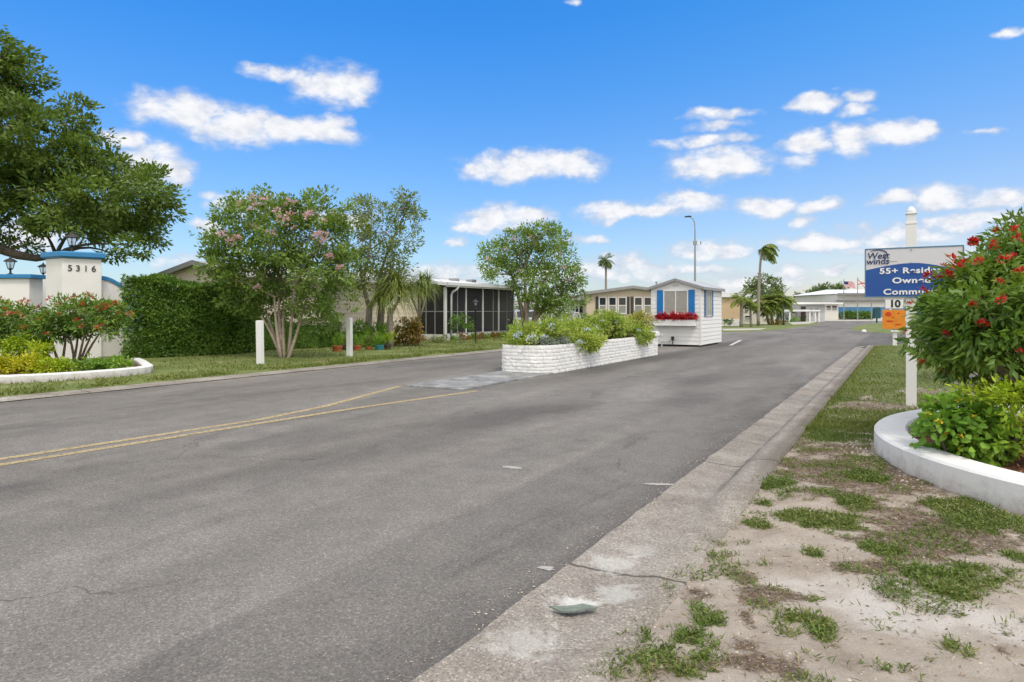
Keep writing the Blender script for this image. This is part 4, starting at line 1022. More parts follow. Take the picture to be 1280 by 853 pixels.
# ---- airy tree behind the pots
Y = 26.5; b0 = G(459.5, 437.0); b0 = Vector((P(459.5, 388, Y).x, Y, .05))
ob = [(455,268,18,18),(470,258,16,14),(448,300,20,22),(480,290,22,20),(500,262,16,16),(512,250,12,12),(518,275,12,14),(505,300,18,14),(470,320,28,20),(495,325,20,16),(445,335,16,18),(460,350,24,16),(490,350,18,12),(502,240,6,8),(456,248,8,8),(522,262,8,8),(440,360,10,14),(430,300,10,14)]
bl = pblobs(ob, Y, 1.1, .8, 8)
st_ = [(sag(b0, P(462, 385, Y), 4, .05), .16, .12), (sag(P(462, 386, Y), P(450, 320, Y + .3), 4, .1), .1, .04), (sag(P(462, 386, Y), P(485, 330, Y - .3), 4, .1), .1, .04), (sag(P(470, 365, Y), P(505, 270, Y), 5, .1), .07, .03), (sag(P(455, 345, Y), P(465, 270, Y), 4, .1), .06, .025),
       (sag(Vector((P(475, 388, Y + .4).x, Y + .4, .05)), P(478, 375, Y + .4), 3, .08), .17, .13), (sag(P(478, 376, Y + .4), P(492, 330, Y + .4), 3, .08), .12, .05)]
plant('olive_tree', 'tall airy grey-green tree behind the row of flower pots', 'tree', b0, st_, bl, L_GREY, PALMB, .13, .055, 2.0, .28, 32, 8, 'quad', .035, .008, .8, up=.3)

# ---- ponytail palms with drooping straps
def ponytail(name, label, base_, trunks, heads, seed, Ls, w):
    g = np.random.default_rng(seed); root = thing(name, label, 'palm', base_, 0, 'ponytail palms at the porch corner'); mb = MB()
    for poly, r0, r1 in trunks:
        n = len(poly); mb.tube([Vector(p) - Vector(base_) for p in poly], [r0 + (r1 - r0) * i / (n - 1) for i in range(n)], 8)
    mb.build('trunk', PALMB, root, smooth=True)
    vs, fs = [], []
    for h, rad in heads:
        h = np.array(h) - np.array(base_)
        for _ in range(int(150 * rad)):
            az_ = g.random() * 6.283; el = g.uniform(-.1, 1.35); L = Ls * rad * (.6 + .6 * g.random()); d = np.array([math.cos(az_) * math.cos(el), math.sin(az_) * math.cos(el), math.sin(el)])
            p = h.copy(); sd_ = np.array([-math.sin(az_), math.cos(az_), 0]); k0 = len(vs)
            for i in range(6):
                ww = w * (1 - i / 5.2); vs += [p - sd_ * ww, p + sd_ * ww]
                if i: q = k0 + 2 * i; fs.append((q - 2, q - 1, q + 1, q))
                p = p + d * L / 5; d = d + np.array([0, 0, -.45]); d /= np.linalg.norm(d)
    me = bpy.data.meshes.new('crown'); me.from_pydata([tuple(v) for v in vs], [], fs); me.update(); link('crown', me, L_PALM, root)
Y = 27.5; b1 = Vector((P(523, 388, Y).x, Y, .05))
ponytail('ponytail_palm', 'slender drooping palm at the left corner of the dark porch', b1, [(sag(b1, P(525, 372, Y), 4, .08), .09, .05), (sag(P(524, 400, Y), P(534, 362, Y), 3, .05), .05, .03), (sag(P(524, 395, Y), P(514, 372, Y), 3, .05), .05, .03)],
         [(P(525, 366, Y), 1.0), (P(535, 355, Y), .9), (P(513, 362, Y), .9), (P(527, 350, Y - .2), .7)], 4, 1.2, .018)
Y = 26.0; b1 = Vector((P(487, 388, Y).x, Y, .05))
ponytail('ponytail_palm', 'bushy drooping palm between the airy tree and the slender palm', b1, [(sag(b1, P(488, 385, Y), 4, .05), .17, .1), (sag(P(487, 395, Y), P(500, 372, Y), 3, .05), .08, .05)],
         [(P(488, 374, Y), 1.25), (P(500, 368, Y), 1.2), (P(475, 378, Y), 1.0), (P(494, 352, Y), 1.0)], 6, 1.3, .02)

def tuft(name, bl, dens, sub, per, seed, L, W, mt_, zmin):
    # small plant: foliage on a few short stems
    C, D, N, SC, SB = spray(bl, dens, sub, per, .15, seed=seed); C[:, 2] = np.maximum(C[:, 2], zmin)
    c_ = Vector((bl[0][0][0], bl[0][0][1], zmin)); o = bpy.data.objects.new(name, None); COL.objects.link(o); o.location = c_; o.empty_display_size = .1
    link('foliage', leaf_mesh('foliage', C - np.array(c_), D, N, L, W, 'fold'), mt_, o)
    mb = MB()
    for k in range(0, len(SC), 2): mb.tube([(0, 0, -.02), tuple(Vector(SC[k]) - c_)], [.006, .003], 4, False)
    mb.build('stems', BARKD, o)
    return o
# ---- shrubs at the porch corner
def bush(name, label, cat, px, y, mat_, L, W, seed, dens=2.0, sub=.16, shape='fold', group=None, thick=1.0, zmin=.06, stems=5):
    bl = pblobs(px, y, thick, .15, seed); C, D, N, SC, SB = spray(bl, dens, sub, 24, .25, seed=seed)
    C[:, 2] = np.maximum(C[:, 2], zmin); c_ = Vector((bl[0][0][0], bl[0][0][1], zmin)); root = thing(name, label, cat, c_, 0, group)
    g = np.random.default_rng(seed)
    link('foliage', leaf_mesh('foliage', C - np.array(c_), D, N, L * (.7 + .6 * g.random(len(C))), W, shape), mat_, root)
    if stems:
        mb = MB()
        for k in range(stems):
            q = SC[int(g.integers(len(SC)))]; mb.tube([p - c_ for p in sag(Vector((c_.x + g.normal() * .05, c_.y + g.normal() * .05, zmin - .04)), q, 4, .1)], [.018, .015, .012, .009, .005], 5, False)
        mb.build('stems', BARKD, root)
    return root, C
bush('croton_shrub', 'reddish-bronze croton shrub left of the dark porch', 'shrub', [(508,415,18,14),(520,418,12,12),(498,420,12,10),(516,405,10,8)], 27.0, L_CROT, .12, .05, 61, stems=5)
bush('fern_shrub', 'dark green strappy shrub between the trunks and the pots', 'shrub', [(448,418,10,16),(470,420,14,16),(440,424,8,12)], 26.0, L_GRN, .22, .04, 62)
bush('small_shrub', 'small olive shrub directly left of the porch corner post', 'shrub', [(548,424,9,6),(540,426,6,5)], 29.5, L_GREY, .08, .04, 63, stems=3)
for nm_, lb, px_, y_, mt_, sd in LATE: bush(nm_, lb, 'plant', px_, y_, mt_, .085, .045, sd, 2.6, .13, 'fold', 'groundcover plants in the left bed', 1.0, .15, 8)
# little standard tree before the porch
Y = 29.5; b0 = G(576, 431)
plant('topiary_tree', 'small round-headed tree in front of the porch screens', 'tree', b0, [(sag(b0, P(576, 415, b0.y), 3, .05), .03, .02), (sag(P(576, 420, b0.y), P(570, 408, b0.y), 3, .05), .02, .012), (sag(P(576, 420, b0.y), P(583, 408, b0.y), 3, .05), .02, .012)],
      pblobs([(570,405,8,8),(580,402,9,8),(588,405,6,6),(573,398,6,4)], b0.y, 1, .2, 2), L_HEDGE, BARK, .09, .05, 1.6, .16, 22, 12, 'fold', .01, .004, .5)
# black garden lamp post
p = G(594.5, 432); k = p.y / F; h = (432 - 376) * k
lp = thing('garden_lamp', 'thin black garden lamp post in front of the porch', 'lamp post', p)
mb = MB(); mb.lathe([(.08, -.03), (.08, .06), (.04, .1), (.03, .12), (.028, h - .35), (.05, h - .34), (0, h - .33)], (0, 0, 0), 10); mb.build('post', BLACK, lp, smooth=True)
lantern(lp, (0, 0, h - .36), .42)
# bedding row along the porch wall
for i in range(13):
    t = i / 12; q = R(26.1 + 5.6 * t, -18.3); mb_ = []
    bl = [((q.x, q.y, .17), (.17, .17, .16))]
    o = tuft('bedding_plant', bl, 3, .1, 22, 80 + i, .08, .035, L_CROT if i % 3 else L_GRN, .06)
    tag(o, 'small dark bedding plant in the row below the porch screens', 'plant', 'bedding plants along the porch wall')

# ---- flower pots
def pot(px, py, w, h, mat_, leaf, ph, label, seed, y=None):
    p = G(px, py); k = p.y / F; r = w * k / 2; hh = h * k
    root = thing('flower_pot', label, 'flower pot', p, 0, 'flower pots in a row on the lawn')
    mb = MB(); mb.lathe([(r * .72, 0), (r * .95, hh * .8), (r * 1.05, hh * .8), (r * 1.06, hh), (r * .92, hh), (r * .88, hh * .85), (0, hh * .85)], (0, 0, .03), 18); mb.build('pot', mat_, root, smooth=False)
    C, D, N, SC, SB = spray([((0, 0, hh + ph * k * .55), (r * 1.0, r * 1.0, ph * k * .55))], 2.0, .13, 20, .2, seed=seed); D = D * .5 + np.array([0, 0, .9])
    link('plant', leaf_mesh('plant', C, D, N, .2, .028, 'fold'), leaf, root)
pot(421.5, 442.5, 13, 9, TERRA, L_GRN, 9, 'terracotta pot at the left end of the pot row', 1)
pot(431, 440.5, 8, 6, POTB, L_GREY, 8, 'small dark pot half hidden behind the right bollard', 2)
pot(446, 441, 11, 8, TERRA, L_GRN, 12, 'terracotta pot just right of the bollard', 3)
pot(461, 440.5, 8.5, 6, TERRA, L_GREY, 10, 'small terracotta pot beside the blue pot', 4)
pot(474, 440.5, 11, 8, TEAL, L_GRN, 12, 'teal blue glazed pot with leafy plant', 5)
pot(484.5, 440, 9.5, 8, POTB, L_LIME, 12, 'dark brown pot at the right end of the pot row', 6)

# ---- crepe myrtle beyond the planter
Y = 36.0; b0 = Vector((P(662, 388, Y).x, Y, .08))
ob = [(625,315,22,14),(645,300,24,14),(668,296,24,14),(690,300,20,14),(612,335,14,12),(640,328,22,15),(670,325,28,20),(700,322,20,20),(712,350,18,20),(650,352,16,12),(670,355,28,20),(695,370,24,16),(720,372,14,12),(676,380,16,10),(612,346,9,6),(685,285,10,6),(660,287,8,6),(700,385,18,8)]
bl = pblobs(ob, Y, 1.1, 1.2, 9); st_ = []
for x1, y1 in ((640,345),(655,340),(668,345),(680,350),(695,360)):
    st_.append((sag(b0 + Vector((random.uniform(-.3, .3), random.uniform(-.2, .2), 0)), P(x1, y1, Y + random.uniform(-.6, .6)), 5, .06), .15, .06))
cm2, C, SC = plant('crepe_myrtle', 'dense round crepe myrtle beyond the median planter', 'tree', b0, st_, bl, L_MYRT, BARKP, .16, .075, 2.6, .38, 40, 9, 'quad', .05, .01, .4, 'crepe myrtles along the left road edge', up=.4)
add_flowers(cm2, 'blossom', [cluster_mesh('blossom', 22, .16, .09, .06, 40 + i, 1.0) for i in range(2)], F_PINK, on_surface(C, [(615,322),(648,335),(712,348),(695,322),(665,303),(630,312),(655,320),(705,335),(640,300),(720,345)], 6, .05), 5, .7, 1.1)
# ================================================================== median planter
pr_ = thing('median_planter', 'long white painted stone planter in the middle of the road', 'planter', R(13.85, -7.8), -T)
# local frame: x across (0 = centre), y along; rounded nose towards the camera
WH = .66; PL = 8.1; HW = .66
def outline(off=0.0, n_nose=9):
    pts = []; w = HW + off; rr = .55
    pts.append(Vector((w, PL + off, 0)))
    pts.append(Vector((w, rr, 0)))
    for i in range(1, n_nose):
        t = i / n_nose * math.pi / 2; pts.append(Vector((w - rr * (1 - math.cos(t)), -off + rr - rr * math.sin(t), 0)))
    for i in range(1, n_nose):
        t = i / n_nose * math.pi / 2; pts.append(Vector((-w + rr * .5 * (1 - math.sin(t)), -off + rr * .5 * (1 - math.cos(t)), 0)))
    pts.append(Vector((-w, rr, 0))); pts.append(Vector((-w, PL + off, 0)))
    return pts
path = outline(); seglen = [(path[(i + 1) % len(path)] - path[i]).length for i in range(len(path))]; per = sum(seglen)
def along(d):
    d %= per
    for i, L in enumerate(seglen):
        if d <= L: return path[i].lerp(path[(i + 1) % len(path)], d / L)
        d -= L
    return path[0]
mb = MB(); g = random.Random(12); nc = 8; ch = WH / nc
for c_ in range(nc):
    d = g.uniform(0, .3)
    end = d + per
    while d < end - .05:
        L = min(g.uniform(.2, .75), end - d); k = max(1, int(L / .06)); gap = .003; inn, outr = .17, g.uniform(.004, .016)
        z0 = c_ * ch + .004 + g.uniform(-.0015, .0015); z1 = (c_ + 1) * ch - .004 + g.uniform(-.0015, .0015) + (.008 if c_ == nc - 1 else 0)
        ring = []
        for i in range(k + 1):
            q = along(d + gap + (L - 2 * gap) * i / k); tq = (along(d + gap + (L - 2 * gap) * i / k + .02) - along(d + gap + (L - 2 * gap) * i / k - .02)).normalized()
            nq = Vector((tq.y, -tq.x, 0)); nq = -nq if nq.dot(q - Vector((0, max(.55, min(PL - .5, q.y)), 0))) < 0 else nq
            o1 = outr + .016 * fbm(q.x * 9 + c_, q.y * 9, 1.0); o2 = outr + .016 * fbm(q.x * 9, q.y * 9 + c_ + 7, 1.0)
            ring.append([q - nq * inn + Vector((0, 0, z0)), q + nq * o1 + Vector((0, 0, z0)), q + nq * (o1 + o2 + .004) * .5 + nq * .002 + Vector((0, 0, (z0 + z1) / 2)), q + nq * o2 + Vector((0, 0, z1)), q - nq * inn + Vector((0, 0, z1 - .002 + .006 * fbm(q.x, q.y, 5)))])
        vs = [v for r_ in ring for v in r_]; fs = [(i * 5 + j, i * 5 + (j + 1) % 5, i * 5 + 5 + (j + 1) % 5, i * 5 + 5 + j) for i in range(k) for j in range(5)] + [(4, 3, 2, 1, 0), tuple(k * 5 + j for j in range(5))]
        mb.add(vs, fs); d += L
core = outline(-.012); nco = len(core)
mb.add([(p.x, p.y, 0) for p in core] + [(p.x, p.y, WH - .03) for p in core], [tuple(range(nco, 2 * nco))] + [(i, (i + 1) % nco, nco + (i + 1) % nco, nco + i) for i in range(nco)])
mb.build('stone_wall', BRICKW, pr_)
mb = MB(); mb.bx(HW - .3, HW + .05, PL - .42, PL + .06, WH - .02, WH + .1); mb.bx(HW - .27, HW + .02, PL - .39, PL + .03, WH + .1, WH + .13); mb.build('end_pier', BRICKW, pr_, bevel=.012)
inn = outline(-.16); mb = MB(); mb.add([(p.x, p.y, WH - .02) for p in inn], [tuple(range(len(inn)))]); mb.build('soil', SOIL, pr_)

def in_planter(lst):   # (along, across, height above rim, r_along, r_across, r_z) -> world blobs
    return [(tuple(R(13.85 + a_, -7.8 + b_, WH + z_)), (max(ra, rb), max(ra, rb) * .85, rz_)) for a_, b_, z_, ra, rb, rz_ in lst]
def plumb(label, lst, seed, mt_, fl, nfl):
    bl = in_planter(lst); C, D, N, SC, SB = spray(bl, 3.4, .15, 34, .3, seed=seed, up=.3)
    C[:, 2] = np.maximum(C[:, 2], .3); c_ = R(13.85 + lst[0][0], -7.8 + lst[0][1], WH - .02); root = thing('plumbago_shrub', label, 'shrub', c_, 0, 'leafy shrubs spilling over the median planter')
    g = np.random.default_rng(seed); link('foliage', leaf_mesh('foliage', C - np.array(c_), D, N, .095 * (.7 + .6 * g.random(len(C))), .038, 'fold'), mt_, root)
    mb = MB()
    for k in range(34):
        q = SC[int(g.integers(len(SC)))]; mb.tube([p - c_ for p in sag(c_ + Vector((g.normal() * .15, g.normal() * .15, 0)), q, 4, .1, .1)], [.012, .01, .008, .006, .003], 4, False)
    mb.build('stems', BARK, root)
    if fl:
        px, py = proj(C); k = g.choice(len(C), nfl)
        add_flowers(root, 'flower_cluster', fl_bl, F_BLUE, on_surface(C, [(px[i], py[i]) for i in k], 4, .05), seed, 1.0, 1.8)
    return root
fl_bl = [cluster_mesh('flower_cluster', 14, .06, .035, .03, 70 + i, 1.0) for i in range(2)]
plumb('pale green shrub with pale blue flowers at the near end of the planter', [(.6, -.3, .2, .42, .36, .26), (1.2, .1, .26, .5, .4, .28), (.95, -.45, .3, .4, .3, .26), (.35, -.1, .12, .3, .4, .16), (1.7, -.3, .28, .45, .35, .26)], 71, L_PLUM, True, 14)
plumb('bright green shrub spilling over the road side of the planter', [(2.3, .1, .24, .55, .42, .28), (2.9, -.2, .3, .5, .4, .28), (2.2, .62, .0, .34, .2, .24), (2.6, .66, .08, .3, .16, .2), (3.3, .1, .22, .42, .4, .22), (1.85, .6, .06, .28, .2, .18)], 72, L_PLUM, True, 8)
plumb('taller fresh green shrub at the far half of the planter', [(4.2, -.1, .32, .5, .4, .3), (4.9, .1, .42, .6, .42, .34), (5.6, 0, .38, .55, .42, .32), (6.3, .1, .3, .5, .4, .28), (6.3, .62, .05, .36, .18, .26), (6.8, .6, .08, .3, .18, .24), (6.9, 0, .22, .4, .4, .22)], 73, L_PLUM, True, 5)
for k, (a_, b_) in enumerate(((.28, .1), (.42, .36), (.7, .48), (1.05, .5), (1.4, .5))):
    o = tuft('silver_plant', in_planter([(a_, b_, .05, .16, .16, .1)]), 2.4, .08, 20, 90 + k, .055, .028, L_SILV, WH); tag(o, 'small silver-leaved plant along the near rim of the planter', 'plant', 'silver plants along the planter rim')
L_YELG = leafmat('yellow_bronze_leaves', [(.12, .2, .03), (.26, .3, .045), (.4, .36, .06), (.3, .2, .06)], .3)
bush('croton_shrub', 'yellow-green bush between the far end of the planter and the booth', 'shrub', [(798,412,12,20),(806,400,9,10),(788,416,10,14)], 26.0, L_YELG, .13, .05, 75, stems=6)

# ================================================================== gate booth
gb = thing('guard_booth', 'small white clapboard guard booth with blue shutters and red flower box', 'booth', R(27.5 + 1.75, -8.175), -T)
bw, bl_ = 1.025, 1.75; bz0, bze, bza = .08, 2.44, 2.76
mb = MB(); mb.bx(-bw, bw, -bl_, bl_, bz0, bze); mb.prism([(-bw, -bl_, bze), (bw, -bl_, bze), (0, -bl_, bza)], (0, 2 * bl_, 0))
siding(mb, (-bw, -bl_, 0), (bw, -bl_, 0), bz0, bze, .17, (0, -1.0, 0)); siding(mb, (bw, -bl_, 0), (bw, bl_, 0), bz0, bze, .17, (1.0, 0, 0)); siding(mb, (-bw, bl_, 0), (-bw, -bl_, 0), bz0, bze, .19, (-1, 0, 0)); siding(mb, (bw, bl_, 0), (-bw, bl_, 0), bz0, bze, .19, (0, 1, 0))
for sx in (-1, 1):
    for sy in (-1, 1): mb.bx(sx * (bw - .03), sx * (bw + .026), sy * (bl_ - .03), sy * (bl_ + .026), bz0 - .01, bze - .05)
mb.prism([(-bw, -bl_ - .012, bze - .02), (bw, -bl_ - .012, bze - .02), (0, -bl_ - .012, bza - .02)], (0, .01, 0))
wl = mb.build('wall', WHITE, gb)
mb = MB(); mb.bx(-bw + .12, bw - .12, -bl_ + .1, bl_ - .1, .0, bz0); mb.build('base', BLACK, gb)
sl = (bza - bze) / bw; GREYROOF = mat('grey_metal_roof', (.4, .41, .42), .5, .4, var=.06)
mb = MB()
for sg in (-1, 1):
    xo = sg * (bw + .14); zo = bza - sl * (bw + .14)
    mb.prism([(0, -bl_ - .12, bza + .004), (xo, -bl_ - .12, zo + .004), (xo, -bl_ - .12, zo + .05), (0, -bl_ - .12, bza + .05)], (0, 2 * bl_ + .24, 0))
roof = mb.build('roof', GREYROOF, gb)
mb = MB()
for sg in (-1, 1):
    xo = sg * (bw + .145); zo = bza - sl * (bw + .145)
    for yy in (-bl_ - .145, bl_ + .123): mb.prism([(0, yy, bza - .05), (xo, yy, zo - .05), (xo, yy, zo + .06), (0, yy, bza + .06)], (0, .022, 0))
    mb.bx(xo, xo + sg * .02, -bl_ - .12, bl_ + .12, zo - .06, zo + .055)
mb.build('fascia', ROOFG, roof)
mb = MB()
for i in range(4): mb.box((0, -bl_ - .02, 2.5 + i * .026), (.3 - i * .03, .02, .016))
mb.build('gable_vent', ALU, wl)
def bwindow(face, c, w, h, zc, shutters, pane, louvers=False, panes=2):
    """window on a booth wall: frame, blind behind glass, shutters; face 0 = front (y-), 1 = road side (x+), 2 = far side (x-)"""
    M = [Matrix.Identity(4), Matrix.Rotation(math.pi / 2, 4, 'Z'), Matrix.Rotation(-math.pi / 2, 4, 'Z')][face]
    off = bl_ if face == 0 else bw
    M = M @ Matrix.Translation((c, -off, zc))
    def put(mb, name, mt_, par):
        me = mb.mesh(name); me.transform(M); return link(name, me, mt_, par)
    t = .045; mb = MB()
    mb.bx(-w/2 - t, w/2 + t, -.05, -.0, h/2, h/2 + t); mb.bx(-w/2 - t, w/2 + t, -.055, -.0, -h/2 - t, -h/2); mb.bx(-w/2 - t, -w/2, -.05, 0, -h/2, h/2); mb.bx(w/2, w/2 + t, -.05, 0, -h/2, h/2)
    for k in range(1, panes): x_ = -w/2 + w * k / panes; mb.bx(x_ - .018, x_ + .018, -.045, 0, -h/2, h/2)
    wi = put(mb, 'window', WHITE if face == 0 else ALU, gb)
    mb = MB(); ns = 40
    for i in range(ns):
        x_ = -w/2 + w * i / ns; mb.add([(x_, -.030 - .003 * (i % 2), -h/2), (x_ + w / ns, -.030 - .003 * ((i + 1) % 2), -h/2), (x_ + w / ns, -.030 - .003 * ((i + 1) % 2), h/2), (x_, -.030 - .003 * (i % 2), h/2)], [(0, 1, 2, 3)])
    put(mb, 'blind', BLIND, wi)
    mb = MB(); mb.add([(-w/2, -.038, -h/2), (w/2, -.038, -h/2), (w/2, -.038, h/2), (-w/2, -.038, h/2)], [(0, 1, 2, 3)]); put(mb, 'pane', pane, wi)
    for sg in (-1, 1):
        sw = shutters; x_ = sg * (w/2 + t + .02 + sw/2); mb = MB()
        if louvers:
            mb.bx(x_ - sw/2, x_ + sw/2, -.045, -.0235, h/2 + .0, h/2 + .06); mb.bx(x_ - sw/2, x_ + sw/2, -.045, -.0235, -h/2 - .06, -h/2)
            mb.bx(x_ - sw/2, x_ - sw/2 + .03, -.045, -.0235, -h/2, h/2); mb.bx(x_ + sw/2 - .03, x_ + sw/2, -.045, -.0235, -h/2, h/2)
            for k in range(16): mb.box((x_, -.034, -h/2 + h * (k + .5) / 16), (sw - .07, .012, h / 16 * .8), 0, (-.5, 'X'))
        else:
            mb.bx(x_ - sw/2, x_ + sw/2, -.05, -.0235, -h/2 - .06, h/2 + .05)
            for k in range(3): mb.bx(x_ - sw/2 + .012 + k * (sw - .024) / 3 + .004, x_ - sw/2 + .012 + (k + 1) * (sw - .024) / 3 - .004, -.056, -.05, -h/2 - .05, h/2 + .04)
        put(mb, 'shutter', SHUT2 if louvers else SHUT, gb)
    return M
GLS = glassmat('booth_glass', (.3, .31, .31), .72, .03)
bwindow(0, 0, .95, .92, 1.83, .25, GLS)
bwindow(1, -.55, .8, .98, 1.78, .26, GLS, True)
bwindow(2, 0, .8, .98, 1.78, .26, GLS, True)
mb = MB(); mb.bx(-.86, .86, -bl_ - .27, -bl_ - .025, .88, 1.08); mb.bx(-.88, .88, -bl_ - .285, -bl_ - .024, 1.08, 1.105); mb.bx(-.89, .89, -bl_ - .29, -bl_ - .024, .862, .88)
fb_ = mb.build('flower_box', WHITE, gb, bevel=.004)
mb = MB()
for x_ in (-.62, .62): mb = MB(); mb.tube([(x_, -bl_ - .03, .68), (x_, -bl_ - .1, .74), (x_, -bl_ - .2, .86)], .012, 6); mb.build('bracket', WHITE, fb_)
g = random.Random(4); Mb = Matrix.Translation(gb.location) @ Matrix.Rotation(-T, 4, 'Z')
L_RED = leafmat('red_begonia', [(.14, .006, .015), (.42, .012, .025), (.6, .03, .04), (.1, .05, .02)], .25, .4, .35, .3)
for i in range(12):
    p = Mb @ Vector((-.84 + 1.68 * (i + .5) / 12, -bl_ - .16, 1.2 + g.uniform(-.02, .03)))
    o = tuft('red_flowering_plant', [(tuple(p + Vector((0, 0, g.uniform(-.04, .05)))), (.13, .13, g.uniform(.09, .17)))], 2.0, .08, 16, 200 + i, .085, .045, L_RED, 1.08); tag(o, 'red flowering plant in the window box of the white booth', 'plant', 'red plants in the booth window box')
# tow hitch at the booth's foot
mb = MB(); mb.tube([(-.55, -bl_ + .05, .2), (-.42, -bl_ - .7, .24)], .03, 6); mb.tube([(-.25, -bl_ + .05, .2), (-.42, -bl_ - .7, .24)], .03, 6); mb.box((-.42, -bl_ - .75, .26), (.09, .2, .08)); mb.tube([(-.42, -bl_ - .55, .0), (-.42, -bl_ - .55, .42)], .025, 8)
mb.lathe([(.04, .42), (.05, .46), (.05, .52), (0, .54)], (-.42, -bl_ - .55, 0), 8); mb.build('tow_hitch', ALU, gb)
mb = MB(); mb.tube([(-.1, -bl_ - .1, .02), (-.1, -bl_ - .1, .3)], .02, 6); mb.box((-.1, -bl_ - .12, .34), (.1, .1, .14)); mb.build('outlet_post', BLACK, gb)

# ================================================================== right: sign, bed, bushes
ps = G(1139, 515.5); k = ps.y / F
cs = thing('community_sign', 'blue and white residents sign on a tall white wooden post', 'sign', ps, -T)
ht = 1.5 + (388 - 258) * k
mb = MB(); w_ = .068
mb.bx(-w_, w_, -w_, w_, -.1, ht - .25); mb.bx(-w_ - .005, w_ + .005, -w_ - .005, w_ + .005, ht - .27, ht - .24); mb.bx(-w_ - .005, w_ + .005, -w_ - .005, w_ + .005, ht - .12, ht - .1)
mb.bx(-w_ + .008, w_ - .008, -w_ + .008, w_ - .008, ht - .24, ht - .12); mb.lathe([(.06, ht - .1), (.062, ht - .07), (.046, ht - .035), (.018, ht - .008), (0, ht)], (0, 0, 0), 12)
pst = mb.build('post', WHITE, cs, bevel=.004)
BWd, zb0, zb1 = 1.24, 1.695, 2.42
SB_W = mat('sign_white', (.6, .6, .62), .4, .4, var=.02, dirt=(.45, .45, .46), damt=.2)
SB_B = mat('sign_blue', (.012, .075, .3), .35, .45, var=.03)
NAVY = mat('sign_navy', (.02, .035, .12), .4, .4)
SB_T = mat('sign_lettering_white', (.78, .78, .78), .5, .3, var=.01)
cx0 = .02; yb = -w_ - .03
mb = MB(); mb.bx(cx0 - BWd/2, cx0 + BWd/2, yb, yb + .024, zb0, zb1); brd = mb.build('board', SB_W, cs)
mb = MB(); e = .014
mb.bx(cx0 - BWd/2 - .002, cx0 - BWd/2 + e, yb - .006, yb + .028, zb0, zb1); mb.bx(cx0 + BWd/2 - e, cx0 + BWd/2 + .002, yb - .006, yb + .028, zb0, zb1); mb.bx(cx0 - BWd/2 + e, cx0 + BWd/2 - e, yb - .006, yb + .028, zb1 - e, zb1 + .002); mb.bx(cx0 - BWd/2 + e, cx0 + BWd/2 - e, yb - .006, yb + .028, zb0 - .002, zb0 + e)
mb.build('frame', SHUT2, brd)
def wave(u_): return zb0 + (zb1 - zb0) * (.565 + .115 * math.sin((u_ - .02) * math.pi * 1.05 + .0) - .06 * max(0, u_ - .55) * 2 + .1 * max(0, u_ - .85))
mb = MB(); n = 40; x0 = cx0 - BWd/2 + e; x1 = cx0 + BWd/2 - e
vs = []
for i in range(n + 1):
    u_ = i / n; x_ = x0 + (x1 - x0) * u_; vs += [(x_, yb - .003, zb0 + e), (x_, yb - .003, wave(u_))]
mb.add(vs, [(2 * i, 2 * i + 2, 2 * i + 3, 2 * i + 1) for i in range(n)]); mb.build('blue_field', SB_B, brd)
for s_, px, py, sz, sx_ in (('55+ Resident', 1140.5, 338.5, .116, 1.08), ('Owned', 1139, 350.8, .116, 1.12), ('Community', 1141, 365, .116, 1.1)):
    me = text_mesh(s_, sz, .003, .0032, 0, 1.08, 'CENTER', sx_ * 1.17); 
    yy = (388 - py) * (ps.y - .1) / F + 1.5; xx = (px - 1139) * .0118
    link('lettering', me, SB_T, brd, (xx, yb - .008, yy))
me = text_mesh('West', .13, .003, .0012, .15, 1.0, 'LEFT', 1.0); link('lettering', me, NAVY, brd, (cx0 - BWd/2 + .028, yb - .006, zb1 - .112))
me = text_mesh('winds', .13, .003, .0012, .15, 1.0, 'LEFT', 1.0); link('lettering', me, NAVY, brd, (cx0 - BWd/2 + .016, yb - .006, zb1 - .195))
mb = MB(); pts = []; rad = []
for i in range(15):
    t = math.radians(140 - i * 14); pts.append((cx0 - BWd/2 + .165 + .125 * math.cos(t), yb - .006, zb1 - .085 + .062 * math.sin(t))); rad.append(.002 + .007 * math.sin(i / 14 * math.pi))
mb.tube(pts, rad, 5); mb.build('swoosh', NAVY, brd)
mb = MB(); mb.bx(cx0 - BWd/2 + .31, cx0 - BWd/2 + .42, yb - .004, yb, zb1 - .2, zb1 - .195); mb.build('fine_print', ROOFG, brd)
mb = MB()
for z_ in (zb1 - .05, zb1 - .24): mb.lathe([(.012, 0), (.012, .01), (0, .012)], (0, 0, 0), 8); 
mb = MB()
for z_ in (zb1 - .04, zb1 - .23): mb.tube([(0, yb - .01, z_), (0, yb + .0, z_)], .011, 8)
mb.build('bolt', GREYM, brd)

p = G(1118.5, 434.8); k = p.y / F
ss_ = thing('speed_limit_sign', 'speed limit 10 plate above an orange notice on a thin post', 'sign', p + Vector((.1, .5, 0)), -.45)
mb = MB(); mb.box((.14, 0, 1.05), (.06, .05, 2.1)); mb.build('post', GREYM, ss_)
yk = (p.y + .45) / F
def zz(py): return 1.5 + (388 - py) * yk
mb = MB(); w_ = 21 * yk; mb.bx(.14 - w_/2, .14 + w_/2, -.055, -.035, zz(386.5), zz(373.5)); pl = mb.build('speed_plate', WHITE, ss_)
me = text_mesh('10', .4, .004, .016); link('lettering', me, BLACK, pl, (.16, -.06, zz(380.3)))
mb = MB(); w_ = .022
for x_ in (.14 - 10.5 * yk, .14 + 10.5 * yk - w_): mb.bx(x_, x_ + w_, -.06, -.055, zz(386.2), zz(373.8))
for z_ in (zz(386.2), zz(373.8) - w_): mb.bx(.14 - 10.5 * yk + w_, .14 + 10.5 * yk - w_, -.06, -.055, z_, z_ + w_)
mb.build('border', ROOFG, pl)
ORG = mat('orange_notice', (.62, .22, .02), .5, .3, var=.15, vscale=4)
